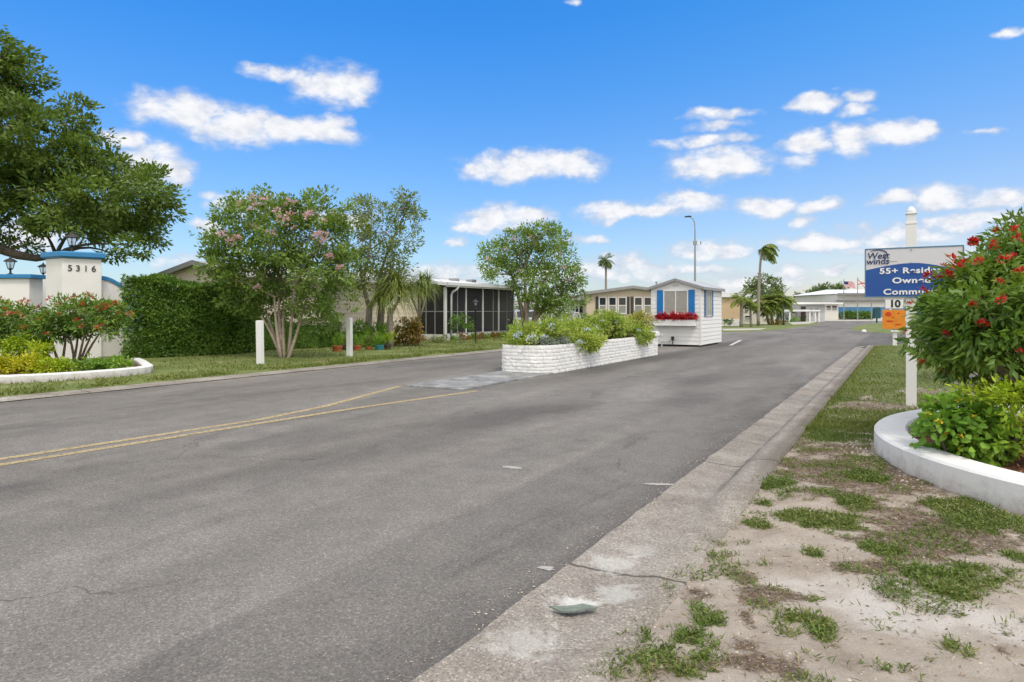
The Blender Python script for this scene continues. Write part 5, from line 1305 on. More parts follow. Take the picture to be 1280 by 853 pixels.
mb = MB(); mb.bx(.12 - 12.5 * yk, .12 + 12.5 * yk, -.055, -.035, zz(411.5), zz(387.5)); op = mb.build('orange_plate', ORG, ss_, bevel=.01)
REDM = mat('faded_red_marks', (.5, .05, .012), .5, .3)
mb = MB()
def blot(cx_, cz_, rx_, rz_, sd):
    n = 14; mb.add([(cx_ + .29 + rx_ * math.cos(i / n * 6.283) * (1 + .35 * fbm(i, sd, .9)), -.058, cz_ + rz_ * math.sin(i / n * 6.283) * (1 + .35 * fbm(i, sd + 3, .9))) for i in range(n)], [tuple(range(n))])
blot(-.36, zz(393), .11, .1, 1); blot(-.3, zz(402), .14, .04, 5); blot(.0, zz(392), .05, .03, 9); blot(-.02, zz(406), .12, .035, 12); blot(-.2, zz(397), .05, .03, 14); mb.build('faded_marks', REDM, op)
mb = MB(); h = (434.8 - 415) * k
mb.bx(-.075, .075, -.075, .075, -.05, h); mb.bx(-.14, .14, -.14, .14, h, h + .045); o = mb.build('bollard', WHITE, None, p, -T, bevel=.01)
tag(o, 'short white capped post below the orange notice', 'bollard')

# planter ring
ring = []
for i in range(72):
    t = i / 72 * 2 * math.pi; ring.append(Vector((6.6 + 3.2 * math.cos(t), 5.6 + 3.0 * math.sin(t), .03)))
mb = MB(); mb.add(*curved_wall(ring, .3, .27, True)); o = mb.build('planter_ring', WCONC)
tag(o, 'white concrete planter ring around the red-flowering bush', 'planter')
CHIP = mat('red_brown_mulch', (.13, .06, .035), .95, .1, var=.6, vscale=28, bmp=1, bscale=40)
vs = [(6.6, 5.6, .26)]; fs = []
for j in range(1, 13):
    for i in range(72):
        t = i / 72 * 6.28319; rr = j / 12; x_ = 6.6 + 2.94 * rr * math.cos(t); y_ = 5.6 + 2.74 * rr * math.sin(t); vs.append((x_, y_, .19 + .07 * (1 - rr) + .02 * fbm(x_, y_, 4)))
for i in range(72): fs.append((0, 1 + i, 1 + (i + 1) % 72))
for j in range(11):
    for i in range(72): q = 1 + j * 72; fs.append((q + i, q + 72 + i, q + 72 + (i + 1) % 72, q + (i + 1) % 72))
me = bpy.data.meshes.new('mulch_bed'); me.from_pydata(vs, [], fs); me.update(); tag(link('mulch_bed', me, CHIP), kind='structure')
g_ = np.random.default_rng(33); n = 3500; t = g_.random(n) * 6.283; rr = np.sqrt(g_.random(n)) * .97
pts = np.stack([6.6 + 2.9 * rr * np.cos(t), 5.6 + 2.7 * rr * np.sin(t), .205 + .07 * (1 - rr) + .02 * g_.random(n)], 1); pts = pts[(pts[:, 0] < 5.6)]
n = len(pts); D = g_.normal(size=(n, 3)); D[:, 2] *= .25; N = g_.normal(size=(n, 3)) * .4 + [0, 0, 1]
CHM = leafmat('bark_chips', [(.07, .03, .018), (.15, .07, .04), (.24, .13, .08), (.3, .19, .12)], 0, .9, .1, .2)
tag(link('bark_chips', leaf_mesh('bark_chips', pts, D, N, .03 + .04 * g_.random(n), .016, 'quad'), CHM), kind='stuff')

# red-flowering bush
Y = 6.5; b0 = Vector((5.6, 6.5, .22))
ob = [(1290,370,70,55,.2),(1225,375,45,40,-.1),(1200,398,30,30,-.2),(1186,402,18,18,.1),(1250,335,36,26,.2),(1290,318,40,26,.3),(1170,380,10,10,0),(1210,435,42,28,-.2),(1255,430,45,30,-.5),(1190,440,24,18,0),(1146,428,10,7,.1),(1204,418,24,22,-.2),(1300,430,50,40,-.2),(1245,398,40,28,-.6),(1300,380,50,40,-.6),(1215,345,24,16,.2),(1340,360,60,50,.3),(1350,430,60,50,0),(1206,462,24,10,.1),(1270,465,30,22,.2),(1310,480,30,26,.3),(1182,360,18,14,.3),(1270,300,20,12,.3),(1300,340,60,40,1.2),(1250,400,60,40,1.2),(1200,410,40,36,1.0)]
bl = pblobs(ob, Y, 1.1, .2, 15)
st_ = []
for x1, y1, dd_ in ((1200,430,-.4),(1240,410,-.2),(1180,420,-.6),(1280,380,0),(1300,420,.3),(1255,380,.1),(1225,450,-.3),(1330,400,.4)):
    st_.append((sag(b0 + Vector((random.uniform(-.2, .2), random.uniform(-.2, .2), 0)), P(x1, y1, Y + dd_ * .5), 5, .1, .04), .035, .018))
rb, C, SC = plant('flowering_bush', 'large dark-green bush with red flower clusters in the white planter ring', 'shrub', b0, st_, bl, L_FIRE, BARK, .1, .036, 2.6, .165, 40, 15, 'fold', .009, .004, .6, crown_name='foliage', stem_name='stems', up=.25, droop=.25)
fl_rd = [cluster_mesh('flower_cluster', 34, .05, .04, .022, 300 + i, .9) for i in range(4)]
spots = [(1215,308),(1243,298),(1273,287),(1247,309),(1273,298),(1253,323),(1224,330),(1193,335),(1183,329),(1182,343),(1170,356),(1151,348),(1149,368),(1243,352),(1276,340),(1212,386),(1253,382),(1177,422),(1233,411),(1130,414),(1278,443),(1177,472),(1231,478),(1208,306),(1262,290),(1222,300),(1143,463),(1239,303),(1195,322),(1205,335),(1135,372),(1265,318)]
add_flowers(rb, 'flower_cluster', fl_rd, F_RED, on_surface(C, spots, 7, .06), 8, .7, 1.05)
# hedge-like bush behind it
bl = pblobs([(1290,330,56,56,0),(1255,345,24,40,.3),(1320,310,60,50,.4),(1300,400,70,60,.2)], 12.5, 1.0, .2, 17); b0 = Vector((9.9, 12.6, .08))
plant('rounded_bush', 'tall rounded plain green bush rising behind the red-flowering bush', 'shrub', b0, [(sag(b0, bl[0][0], 5, .05), .08, .04), (sag(b0 + Vector((.2, 0, 0)), bl[2][0], 5, .05), .07, .04), (sag(b0 + Vector((-.2, 0, 0)), bl[1][0], 5, .08), .05, .02)], bl, L_OAK, BARK, .1, .04, 2.2, .22, 34, 17, 'quad', .03, .008, .4, crown_name='foliage', stem_name='stems')
# yellow lantana and lime shrub in front
r, C = bush('lantana', 'round-leaved green lantana with yellow flowers at the planter rim', 'plant', [(1190,545,32,26),(1220,548,36,28),(1175,525,20,18),(1205,515,36,24),(1240,558,26,18),(1228,528,22,20)], 5.75, L_GRN, .075, .052, 77, 2.4, .12, 'round', zmin=.24, stems=14)
fl_ye = [cluster_mesh('flower_cluster', 20, .022, .02, .016, 330 + i, .8) for i in range(3)]
add_flowers(r, 'flower_cluster', fl_ye, F_YEL, on_surface(C, [(1175,524),(1202,541),(1182,545),(1202,567),(1160,515),(1219,523),(1196,503)], 6, .02), 5, .7, 1.0)
bush('lime_shrub', 'bright lime-green feathery shrub right of the lantana', 'shrub', [(1240,500,24,16),(1264,505,26,18),(1282,525,26,26),(1222,492,16,9),(1288,552,20,20),(1320,520,40,40),(1300,500,30,24),(1250,488,30,10,.9),(1275,494,30,12,.9),(1262,498,30,14,1.4),(1240,492,22,10,1.6),(1290,500,30,16,1.8)], 5.6, L_LIME, .06, .026, 78, 2.6, .13, 'fold', zmin=.24, stems=14)

# torn scrap on the gutter
c_ = G(716, 770); c_.z = .03; mb = MB()
out_ = [(-.115, .01), (-.06, .03), (.0, .033), (.05, .045), (.12, .035), (.11, .01), (.05, -.012), (.0, -.035), (-.05, -.028), (-.085, -.005)]
mb.prism([(x_, y_, .006 * math.sin(x_ * 30)) for x_, y_ in out_], (0, 0, .008)); o = mb.build('torn_scrap', mat('grey_green_scrap', (.15, .18, .155), .7, .3, var=.25, vscale=30), None, c_, -.1)
tag(o, 'torn grey-green flat scrap lying on the concrete gutter', 'litter')
# ================================================================== background
def win(mb_f, mb_g, x0, x1, z0, z1, y, split=True, f=.06):
    """window standing on a wall that faces -y at y: frame pieces into mb_f, glass into mb_g"""
    mb_f.bx(x0 - f, x1 + f, y - .05, y - .003, z1, z1 + f); mb_f.bx(x0 - f, x1 + f, y - .06, y - .003, z0 - f, z0); mb_f.bx(x0 - f, x0, y - .05, y - .003, z0, z1); mb_f.bx(x1, x1 + f, y - .05, y - .003, z0, z1)
    if split: zm = (z0 + z1) / 2; mb_f.bx(x0, x1, y - .045, y - .003, zm - .025, zm + .025)
    mb_g.add([(x0, y - .02, z0), (x1, y - .02, z0), (x1, y - .02, z1), (x0, y - .02, z1)], [(0, 1, 2, 3)])
SCRN = mat('screened_lower_sash', (.26, .26, .25), .5, .3)
def house(name, label, loc, rz, w, d, ze, za, wallm, wins, skirt=None, ov=.3, shutters=(), roofm=None, trim=None, cat='mobile home', group=None):
    """gabled home: front wall faces local -y, x from 0 to w"""
    r = thing(name, label, cat, loc, rz, group)
    mb = MB(); mb.bx(0, w, 0, d, 0, ze)
    if za > ze: mb.prism([(0, 0, ze), (w, 0, ze), (w / 2, 0, za)], (0, d, 0))
    mb.build('wall', wallm, r)
    mb = MB(); sl = (za - ze) / (w / 2); t = .1
    if za > ze:
        for sg in (-1, 1):
            xo = w / 2 + sg * (w / 2 + ov); zo = za - sl * (w / 2 + ov); mb.prism([(w / 2, -ov, za + .01), (xo, -ov, zo + .01), (xo, -ov, zo + t), (w / 2, -ov, za + t)], (0, d + 2 * ov, 0))
    else: mb.bx(-ov, w + ov, -ov, d + ov, ze, ze + .18)
    rf = mb.build('roof', roofm or ROOFW, r)
    mb = MB()
    if za > ze:
        for sg in (-1, 1):
            xo = w / 2 + sg * (w / 2 + ov + .01); zo = za - sl * (w / 2 + ov + .01); mb.prism([(w / 2, -ov - .04, za - .07), (xo, -ov - .04, zo - .07), (xo, -ov - .04, zo + t + .02), (w / 2, -ov - .04, za + t + .02)], (0, .037, 0))
    else: mb.bx(-ov - .02, w + ov + .02, -ov - .04, -ov - .003, ze - .06, ze + .2)
    mb.build('fascia', trim or ROOFG, rf)
    for x0, x1, z0, z1 in wins:
        f_, g_ = MB(), MB(); win(f_, g_, x0, x1, z0, z1, 0); wi = f_.build('window', WHITE, r); g_.build('pane', GLASS, wi)
        s_ = MB(); s_.add([(x0, -.025, z0), (x1, -.025, z0), (x1, -.025, (z0 + z1) / 2 - .025), (x0, -.025, (z0 + z1) / 2 - .025)], [(0, 1, 2, 3)]); s_.build('insect_screen', SCRN, wi)
    for x0, x1, z0, z1 in shutters: s_ = MB(); s_.bx(x0, x1, -.05, -.003, z0, z1); s_.build('shutter', DARKP, r)
    if skirt: s_ = MB(); s_.bx(-.02, w + .02, -.03, -.003, 0, skirt); s_.build('skirting', WHITE, r)
    return r
def zat(py, y): return 1.5 + (388 - py) * y / F
# beige home right behind the planter
Y = 46.0; X = lambda px: (px - CX) / F * Y
x0 = X(733); W_ = X(848) - x0; wx = [(749.5,757),(761.5,769.5),(773.5,782),(793.5,802),(805.5,813.5),(826,834)]
z0, z1 = zat(391.5, Y), zat(372.5, Y)
h2 = house('mobile_home', 'beige gabled mobile home with dark shutters behind the planter', (x0, Y, 0), 0, W_, 14, zat(367, Y), zat(359.5, Y) , mat('sand_beige_siding', (.54, .455, .355), .6, .3, var=.03, vscale=1),
      [(X(a_) - x0, X(b_) - x0, z0, z1) for a_, b_ in wx], .6, .3, [(X(a_) - x0, X(b_) - x0, z0 - .05, z1 + .08) for a_, b_ in ((744.5,747.8),(783.8,786.8),(788.3,791.6),(815.5,818.5))])
# porch bay on its left flank
mb = MB(); bx0 = X(721) - x0; mb.bx(bx0, -.003, 1.5, 6, 0, 2.2); bay = mb.build('side_bay', WHITE, h2)
mb = MB(); mb.bx(bx0 - .2, -.003, 1.3, 6.2, 2.2, 2.32); mb.build('bay_roof', ROOFW, bay)
f_, g_ = MB(), MB()
for a_, b_ in ((722,725.4),(727,731.5)): win(f_, g_, X(a_) - x0, X(b_) - x0, z0, z1, 1.5, True, .03)
f_.build('window_frame', WHITE, bay); g_.build('pane', GLASS, bay)
mb = MB(); mb.lathe([(.05, 0), (.05, .75), (.09, .77), (.09, .85), (0, .86)], (X(821) - x0 + .4, 2, zat(359, Y) - .4), 8); mb.build('vent_pipe', GREYM, h2)
# carport, car and trellis glimpsed between porch and planter
Y = 47.0
cp = thing('carport', 'white carport frame glimpsed between the porch and the crepe myrtle', 'carport', P(651, 388, Y) * Vector((1, 1, 0)) if False else Vector((P(638, 388, Y).x, Y, 0)))
mb = MB(); zb_ = zat(378, Y); mb.bx(-1.0, 3.4, 0, .12, zb_ - .1, zb_ + .1); mb.bx(-1.0, 3.4, 4.4, 4.52, zb_ - .1, zb_ + .1); mb.build('beam', WHITE, cp)
mb = MB(); mb.bx(-1.1, 3.5, -.1, 4.6, zb_ + .1, zb_ + .16); mb.build('roof', ROOFW, cp)
for x_, y_ in ((.76, .06), (3.3, .06), (-.95, .06), (.76, 4.46), (3.3, 4.46), (-.95, 4.46)): mb = MB(); mb.bx(x_ - .06, x_ + .06, y_ - .055, y_ + .055, 0, zb_ - .1); mb.build('post', WHITE, cp)
def car(loc, rz, label, paint):
    """hatchback: x = length, front at +x"""
    r = thing('parked_car', label, 'car', loc, rz)
    prof = [(-2.05,.35),(-2.1,.6),(-2.08,.95),(-1.9,1.02),(1.0,1.0),(1.9,.85),(2.1,.65),(2.1,.35)]
    def loft(prof_, sec):
        mb = MB(); n = len(prof_); vs = []
        for y_, k_, dz_ in sec: vs += [(x_ * k_, y_, z_ + dz_ * (z_ > .5)) for x_, z_ in prof_]
        m_ = len(sec); fs = [(j * n + i, j * n + (i + 1) % n, (j + 1) * n + (i + 1) % n, (j + 1) * n + i) for j in range(m_ - 1) for i in range(n)] + [tuple(range(n))[::-1], tuple(range((m_ - 1) * n, m_ * n))]
        mb.add(vs, fs); return mb
    loft(prof, [(-.86, .97, -.06), (-.8, 1, 0), (.8, 1, 0), (.86, .97, -.06)]).build('body', paint, r, smooth=False, bevel=.03)
    cab = [(-1.95,1.0),(-1.6,1.42),(-1.3,1.5),(.1,1.48),(.5,1.38),(1.15,1.0)]
    loft(cab, [(-.74, .96, -.04), (-.64, 1, 0), (.64, 1, 0), (.74, .96, -.04)]).build('cabin', paint, r, bevel=.03)
    mb = MB()
    for sg in (-1, 1): mb.prism([(-1.45, sg * .745, 1.05), (.85, sg * .745, 1.05), (.4, sg * .725, 1.34), (.0, sg * .72, 1.41), (-1.25, sg * .72, 1.41)], (0, sg * .012, 0))
    mb.add([(1.14, -.6, 1.04), (1.14, .6, 1.04), (.57, .56, 1.385), (.57, -.56, 1.385)], [(0, 1, 2, 3)]); mb.add([(-1.93, -.6, 1.08), (-1.93, .6, 1.08), (-1.66, .56, 1.4), (-1.66, -.56, 1.4)], [(3, 2, 1, 0)])
    mb.build('windows', GLASS, r)
    for x_ in (-1.3, 1.3):
        for sg in (-1, 1):
            mb = MB(); mb.tube([(x_, sg * .68, .32), (x_, sg * .88, .32)], .32, 20); wh = mb.build('wheel', BLACK, r); mb = MB(); mb.tube([(x_, sg * .881, .32), (x_, sg * .9, .32)], .2, 14); mb.build('rim', GREYM, wh)
    for sg in (-1, 1): mb = MB(); mb.box((2.04, sg * .62, .72), (.12, .34, .12)); mb.build('headlight', CLEAR, r)
    return r
car((P(651, 388, 42).x - .3, 42, 0.03), math.pi / 2 + .35, 'silver car roof showing between the porch and the crepe myrtle', mat('silver_car_paint', (.5, .51, .52), .25, .5, metal=.3))
tr_ = thing('garden_trellis', 'white arched trellis beside the beige home', 'trellis', Vector((P(705, 388, 40).x, 40, 0)))
mb = MB()
for x_ in (-.55, .1, .75): mb.tube([(x_ - .2, 0, 0), (x_ - .2, 0, 1.15), (x_ - .1, 0, 1.36), (x_ + .1, 0, 1.36), (x_ + .2, 0, 1.15), (x_ + .2, 0, 0)], .03, 5)
mb.bx(-.8, 1.0, -.02, .02, .9, .95); mb.build('arches', WHITE, tr_)
bush('rounded_shrub', 'dark green shrub against the left corner of the beige home', 'shrub', [(728,403,10,10),(720,407,8,8)], 43.0, L_HEDGE, .16, .08, 120, 1.6, .25, zmin=.1)
bush('rounded_shrub', 'low hedge shrub below the carport beyond the planter', 'shrub', [(690,402,14,8),(672,404,12,7)], 41.0, L_GREY, .16, .08, 121, 1.6, .25, zmin=.1)

# far gate house behind the entrance wall
house('neighbour_house', 'grey-blue house glimpsed between the white piers', Vector((P(20, 388, 40).x, 40, 0)), 0, 6, 6, zat(357, 40), zat(357, 40), mat('blue_grey_siding', (.2, .27, .34), .6, .3), [], None, .3, (), mat('grey_flat_roof', (.33, .34, .36), .6, .3), None, 'house')

# street lamp
Y = 60; p = Vector((P(868.8, 388, Y).x, Y, 0)); ht = zat(271, Y)
sl_ = thing('street_lamp', 'tall slender street lamp rising behind the white booth', 'street lamp', p)
mb = MB(); mb.tube([(0, 0, 0), (0, 0, 3), (0, 0, 6), (0, 0, ht - 1.1), (-.05, 0, ht - .5), (-.22, 0, ht - .15), (-.45, 0, ht - .02)], [.12, .1, .085, .06, .05, .045, .04], 8); mb.build('pole', GREYM, sl_, smooth=True)
mb = MB(); mb.prism([(-.95, -.12, ht - .06), (-.35, -.12, ht - .04), (-.35, -.12, ht + .04), (-.6, -.12, ht + .08), (-.9, -.12, ht + .03)], (0, .24, 0)); mb.build('lamp_head', BLACK, sl_)
zb_ = zat(304.5, Y); mb = MB(); mb.tube([(0, 0, zb_), (.5, 0, zb_ - .05)], .04, 6); mb.box((0, 0, zb_ + .05), (.3, .25, .35)); mb.box((.5, 0, zb_ + .05), (.1, .1, .25)); mb.build('bracket', GREYM, sl_)

# palms
def frond(g, root_, az_, el, L, nl, wl, lw, drop, vs, fs, rib):
    p = np.array(root_, float); d = np.array([math.cos(az_) * math.cos(el), math.sin(az_) * math.cos(el), math.sin(el)]); n = 9; pts = [p.copy()]
    for i in range(n):
        p = p + d * L / n; pts.append(p.copy()); d = d + np.array([0, 0, -drop / n]); d /= np.linalg.norm(d)
    rib.append([tuple(q) for q in pts])
    for i in range(nl):
        t = .12 + .88 * i / nl; k = t * n; j = min(n - 1, int(k)); q = pts[j] * (1 - (k - j)) + pts[j + 1] * (k - j); tg = pts[j + 1] - pts[j]; tg /= np.linalg.norm(tg)
        sd_ = np.cross(tg, [0, 0, 1.0]); sd_ /= max(1e-6, np.linalg.norm(sd_)); ll = wl * (math.sin(math.pi * (.15 + .82 * t))) * (.8 + .4 * g.random())
        for sg in (-1, 1):
            e_ = q + (sd_ * sg * .8 + tg * .55 + np.array([0, 0, -.25 - .3 * g.random()])) * ll; m_ = (q + e_) / 2 + np.array([0, 0, .06 * ll]); w_ = np.cross(e_ - q, [0, 0, 1.0]); w_ = w_ / max(1e-6, np.linalg.norm(w_)) * lw
            k0 = len(vs); vs += [q, m_ + w_, e_, m_ - w_]; fs.append((k0, k0 + 1, k0 + 2, k0 + 3))
def feather_palm(name, label, base_, poly, r0, r1, heads, nf, L, nl, wl, lw, drop, seed, group=None, az0=None, spread=6.283, elr=(-.3, 1.3), lm=None, shaft=None):
    g = np.random.default_rng(seed); base_ = Vector(base_); root = thing(name, label, 'palm', base_, 0, group); mb = MB(); n = len(poly)
    rads = [(r0 + (r1 - r0) * i / (n - 1)) * (1 + .05 * (i % 2)) for i in range(n)]; mb.tube([Vector(p) - base_ for p in poly], rads, 10); mb.build('trunk', PALMB, root, smooth=True)
    vs, fs, ribs = [], [], []
    for h in heads:
        h = np.array(h) - np.array(base_)
        for i in range(nf):
            a_ = (az0 if az0 is not None else 0) + spread * ((i + g.random()) / nf - .5); frond(g, h, a_, g.uniform(*elr), L * (.8 + .4 * g.random()), nl, wl, lw, drop, vs, fs, ribs)
    mb = MB()
    for r_ in ribs: mb.tube(r_, [.03 * L / 2.4 * (1 - i / 11) for i in range(len(r_))], 4, False)
    k0 = len(mb.v); mb.v += [tuple(v) for v in vs]; mb.f += [tuple(i + k0 for i in f) for f in fs]
    mb.build('crown', lm or L_PALM, root)
    return root
Y = 100; bp = Vector((P(757.5, 388, Y).x, Y, 0)); top_ = P(757.5, 325, Y)
feather_palm('fan_palm', 'lone tall fan palm rising behind the beige home', bp, sag(bp, top_, 8, .01), .19, .14, [top_], 34, 1.45, 12, .62, .045, 1.6, 51, None, None, 6.283, (-1.0, 1.35), L_FAR)
Y = 62; bp = Vector((P(948, 388, Y).x, Y, .06)); top_ = P(951, 322, Y)
feather_palm('royal_palm', 'tall wind-blown palm with its fronds swept to the right', bp, sag(bp, top_, 10, .03) + [P(951.5, 315, Y)], .16, .09, [P(951.5, 314, Y)], 20, 1.75, 30, .6, .032, 2.6, 52, None, 0.0, 2.2, (.1, 1.2))
Y = 58; bp = Vector((P(926.5, 388, Y).x, Y, .06))
feather_palm('feather_palm', 'small feathery palm in front of the tan home', bp, sag(bp, P(927, 376, Y), 6, .02), .17, .12, [P(927, 374, Y)], 20, 1.25, 24, .42, .028, 1.6, 53, 'small feather palms beyond the booth')
Y = 58; bp = Vector((P(939, 388, Y + 1).x, Y + 1, .06))
feather_palm('feather_palm', 'smaller yellow-green palm between the feathery palm and the tall trunk', bp, sag(bp, P(938, 384, Y + 1), 6, .02), .12, .08, [P(938, 382, Y + 1)], 18, .95, 22, .36, .028, 1.6, 54, 'small feather palms beyond the booth')
Y = 66
def pyg(x0, x1, yh, label, seed): 
    bp = Vector((P(x0, 388, Y).x, Y, .06)); feather_palm('date_palm', label, bp, sag(bp, P(x1, yh, Y), 6, .06), .14, .11, [P(x1, yh - 1, Y)], 54, 1.6, 26, .42, .034, 1.9, seed, 'leaning date palms at the street corner', None, 6.283, (-.3, 1.4))
pyg(961.5, 955, 382, 'left date palm leaning to the left at the street corner', 55); pyg(971, 977, 377, 'right date palm leaning to the right at the street corner', 56); pyg(966, 965, 384, 'upright middle date palm at the street corner', 57)
bush('bed_shrub', 'low dark shrubs at the foot of the date palms', 'shrub', [(962,402,5,3),(971,403,6,3),(977,402,5,3)], 65.5, L_CROT, .14, .08, 125, 1.5, .25, zmin=.06, stems=3)
p = Vector((P(979.5, 388, 65).x, 65, .06)); gl = thing('garden_lamp', 'black lamp post beside the date palms', 'lamp post', p)
mb = MB(); mb.lathe([(.12, -.03), (.12, .15), (.06, .2), (.05, 1.5), (.07, 1.52), (0, 1.53)], (0, 0, 0), 10); mb.build('post', BLACK, gl); lantern(gl, (0, 0, 1.5), .5)
for i, (px, py) in enumerate(((907, 406), (913.5, 406))):
    bush('round_shrub', ['small round shrub right behind the booth corner', 'small round shrub at the tan wall skirting'][i], 'shrub', [(px, 402.5, 3.2, 3.4)], 58.5, L_HEDGE, .12, .06, 130 + i, 2, .16, zmin=.06, stems=2)

# homes beyond the booth
Y = 61.0; X = lambda px: (px - CX) / F * Y; xw0, xw1 = X(880), X(925)
house('mobile_home', 'tan mobile home with white skirting right of the booth', (xw0, Y, 0), 0, xw1 - xw0, 10, zat(371, Y), zat(371, Y), TAN, [], zat(399, Y), .25, (), ROOFW, WHITE)
Y = 70.0; X2 = lambda px: (px - CX) / F * Y; xw0, xw1 = X2(926), X2(962)
house('mobile_home', 'white mobile home with dark window behind the small palms', (xw0, Y, 0), 0, xw1 - xw0, 9, zat(377, Y), zat(377, Y), CREAM, [(X2(930.5) - xw0, X2(935) - xw0, zat(390, Y), zat(384, Y)), (X2(931) - xw0, X2(937) - xw0, zat(400, Y), zat(395, Y))], None, .25, (), ROOFW, WHITE)
Y = 88.0; X3 = lambda px: (px - CX) / F * Y; xw0, xw1 = X3(985), X3(1010)
h5 = house('mobile_home', 'low white home with long flat roof and carport near the clubhouse', (xw0, Y, 0), 0, X3(1031) - xw0, 12, zat(380, Y), zat(380, Y), PALEG, [(X3(1012) - xw0, X3(1016) - xw0, zat(395, Y), zat(386, Y)), (X3(1018) - xw0, X3(1024) - xw0, zat(395, Y), zat(386, Y))], None, .6, (), ROOFW, WHITE)
mb = MB(); xl = X3(955) - xw0
mb.bx(xl, X3(1010) - xw0, -3.5, -.62, zat(390.5, Y) + .1, zat(389, Y) + .18); cp_ = mb.build('carport_roof', ROOFW, h5)
for px in (956, 974, 998, 1004.5, 1009): mb = MB(); x_ = X3(px) - xw0; mb.bx(x_ - .1, x_ + .1, -3.4, -3.2, 0, zat(390.5, Y) + .1); mb.build('carport_post', WHITE, h5)
mb = MB(); mb.bx(xl, -.05, 3, 11, 0, zat(381, Y)); mb.build('side_wing', mat('pale_green_wall', (.42, .5, .43), .7, .3), h5)
mb = MB(); mb.bx(X3(1001) - xw0, X3(1007) - xw0, -.05, -.003, .05, 2.0); mb.build('door', POTB, h5)
bush('hedge', 'clipped hedge under the carport of the low white home', 'hedge', [(990,395,6,4),(984,396,6,4),(1000,397,5,3)], 86.0, L_HEDGE, .2, .1, 140, 1.2, .4, zmin=.05, stems=0)
bush('round_shrub', 'bright green shrub on the verge before the low white home', 'shrub', [(992,399,4,3),(996,400,3,2)], 80.0, L_GRN, .16, .08, 141, 1.6, .25, zmin=.05, stems=3)
Y = 104.0; X4 = lambda px: (px - CX) / F * Y; xw0 = X4(1031)
house('link_building', 'low white link building with dark windows beside the clubhouse', (xw0, Y, 0), 0, X4(1048) - xw0, 8, zat(380, Y), zat(380, Y), CREAM, [(X4(1033) - xw0, X4(1038.5) - xw0, zat(388, Y), zat(382.5, Y)), (X4(1040) - xw0, X4(1046) - xw0, zat(388, Y), zat(382.5, Y))], None, .5, (), ROOFW, WHITE, 'building')
# clubhouse
Y = 108.0; X5 = lambda px: (px - CX) / F * Y; xw0 = X5(1046); Wc = X5(1200) - xw0; zc = zat(368, Y)
ch = thing('clubhouse', 'long white clubhouse with a blue lower front behind the flagpoles', 'building', (xw0, Y, 0))
mb = MB(); mb.bx(0, Wc, 0, 16, 0, zc); mb.build('wall', CREAM, ch)
mb = MB(); zr = zat(362.3, Y + 7); mb.add([(-.5, -.9, zc + .06), (Wc + .5, -.9, zc + .06), (Wc + .5, 17, zc + .06), (-.5, 17, zc + .06), (1.6, 7, zr), (Wc - 2, 7, zr)], [(0, 1, 5, 4), (1, 2, 5), (2, 3, 4, 5), (3, 0, 4), (3, 2, 1, 0)]); mb.build('roof', ROOFW, ch)
mb = MB(); mb.bx(-.3, Wc, -.35, -.003, zat(376.6, Y), zat(375.4, Y)); mb.bx(-.3, Wc, -.95, -.902, zc - .05, zc + .2); mb.build('fascia', ROOFG, ch)
BLUEW = mat('blue_clubhouse_front', (.07, .2, .36), .6, .3, var=.1, vscale=.6)
mb = MB(); mb.bx(0, Wc, -.06, -.003, .4, zat(384, Y)); fr_ = mb.build('blue_front', BLUEW, ch)
mb = MB(); mb.bx(-.1, Wc, -1.6, -.065, .0, .34); mb.build('front_step', WHITE, ch)
for k, px in enumerate((1048.5, 1112)): mb = MB(); x_ = X5(px) - xw0; mb.bx(x_ - .15, x_ + .15, -.25, -.065, .55, zat(384, Y)); mb.build('column', WHITE if k else BLUE, ch)
bush('hedge', 'dark green hedge in front of the blue clubhouse wall', 'hedge', [(1056,394,7,3.2),(1065,394,8,3.2),(1075,394,8,3.2),(1086,394,8,3.2)], 105.5, L_HEDGE, .3, .15, 150, 3.0, .4, zmin=.3, stems=0)
# flags
def flag(px, ytop, Y, label, flagdef, seed):
    p = Vector((P(px, 388, Y).x, Y, 0)); r = thing('flagpole', label, 'flagpole', p, 0, 'flagpoles in front of the clubhouse'); zt = zat(ytop, Y)
    mb = MB(); mb.tube([(0, 0, 0), (0, 0, zt)], [.09, .05], 8); mb.lathe([(0, zt), (.1, zt + .08), (0, zt + .18)], (0, 0, 0), 8); mb.build('pole', GREYM, r)
    if flagdef is None: return
    w_, h_, drop, m_ = flagdef; vs, fs, uv = [], [], []
    for i in range(17):
        for j in range(11):
            u_, v_ = i / 16, j / 10; vs.append((u_ * w_, .18 * math.sin(u_ * 9 + v_ * 1.5) * u_, zt - .1 - v_ * h_ - drop * u_ ** 1.5 * w_ - .06 * math.sin(u_ * 7)))
    for i in range(16):
        for j in range(10): k = i * 11 + j; fs.append((k, k + 1, k + 12, k + 11))
    me = bpy.data.meshes.new('flag'); me.from_pydata(vs, [], fs); ul = me.uv_layers.new(name='uv')
    for l in me.loops: i, j = divmod(l.vertex_index, 11); ul.data[l.index].uv = (i / 16, 1 - j / 10)
    link('flag', me, m_, r)
def uvmat(name):
    m, nt, b = nm(name); uv = nt.nodes.new('ShaderNodeUVMap'); uv.uv_map = 'uv'; s_ = nt.nodes.new('ShaderNodeSeparateXYZ'); nt.links.new(uv.outputs[0], s_.inputs[0]); b.inputs['Roughness'].default_value = .8; return m, nt, b, s_.outputs[0], s_.outputs[1]
m1, nt, b, u_, v_ = uvmat('striped_flag')
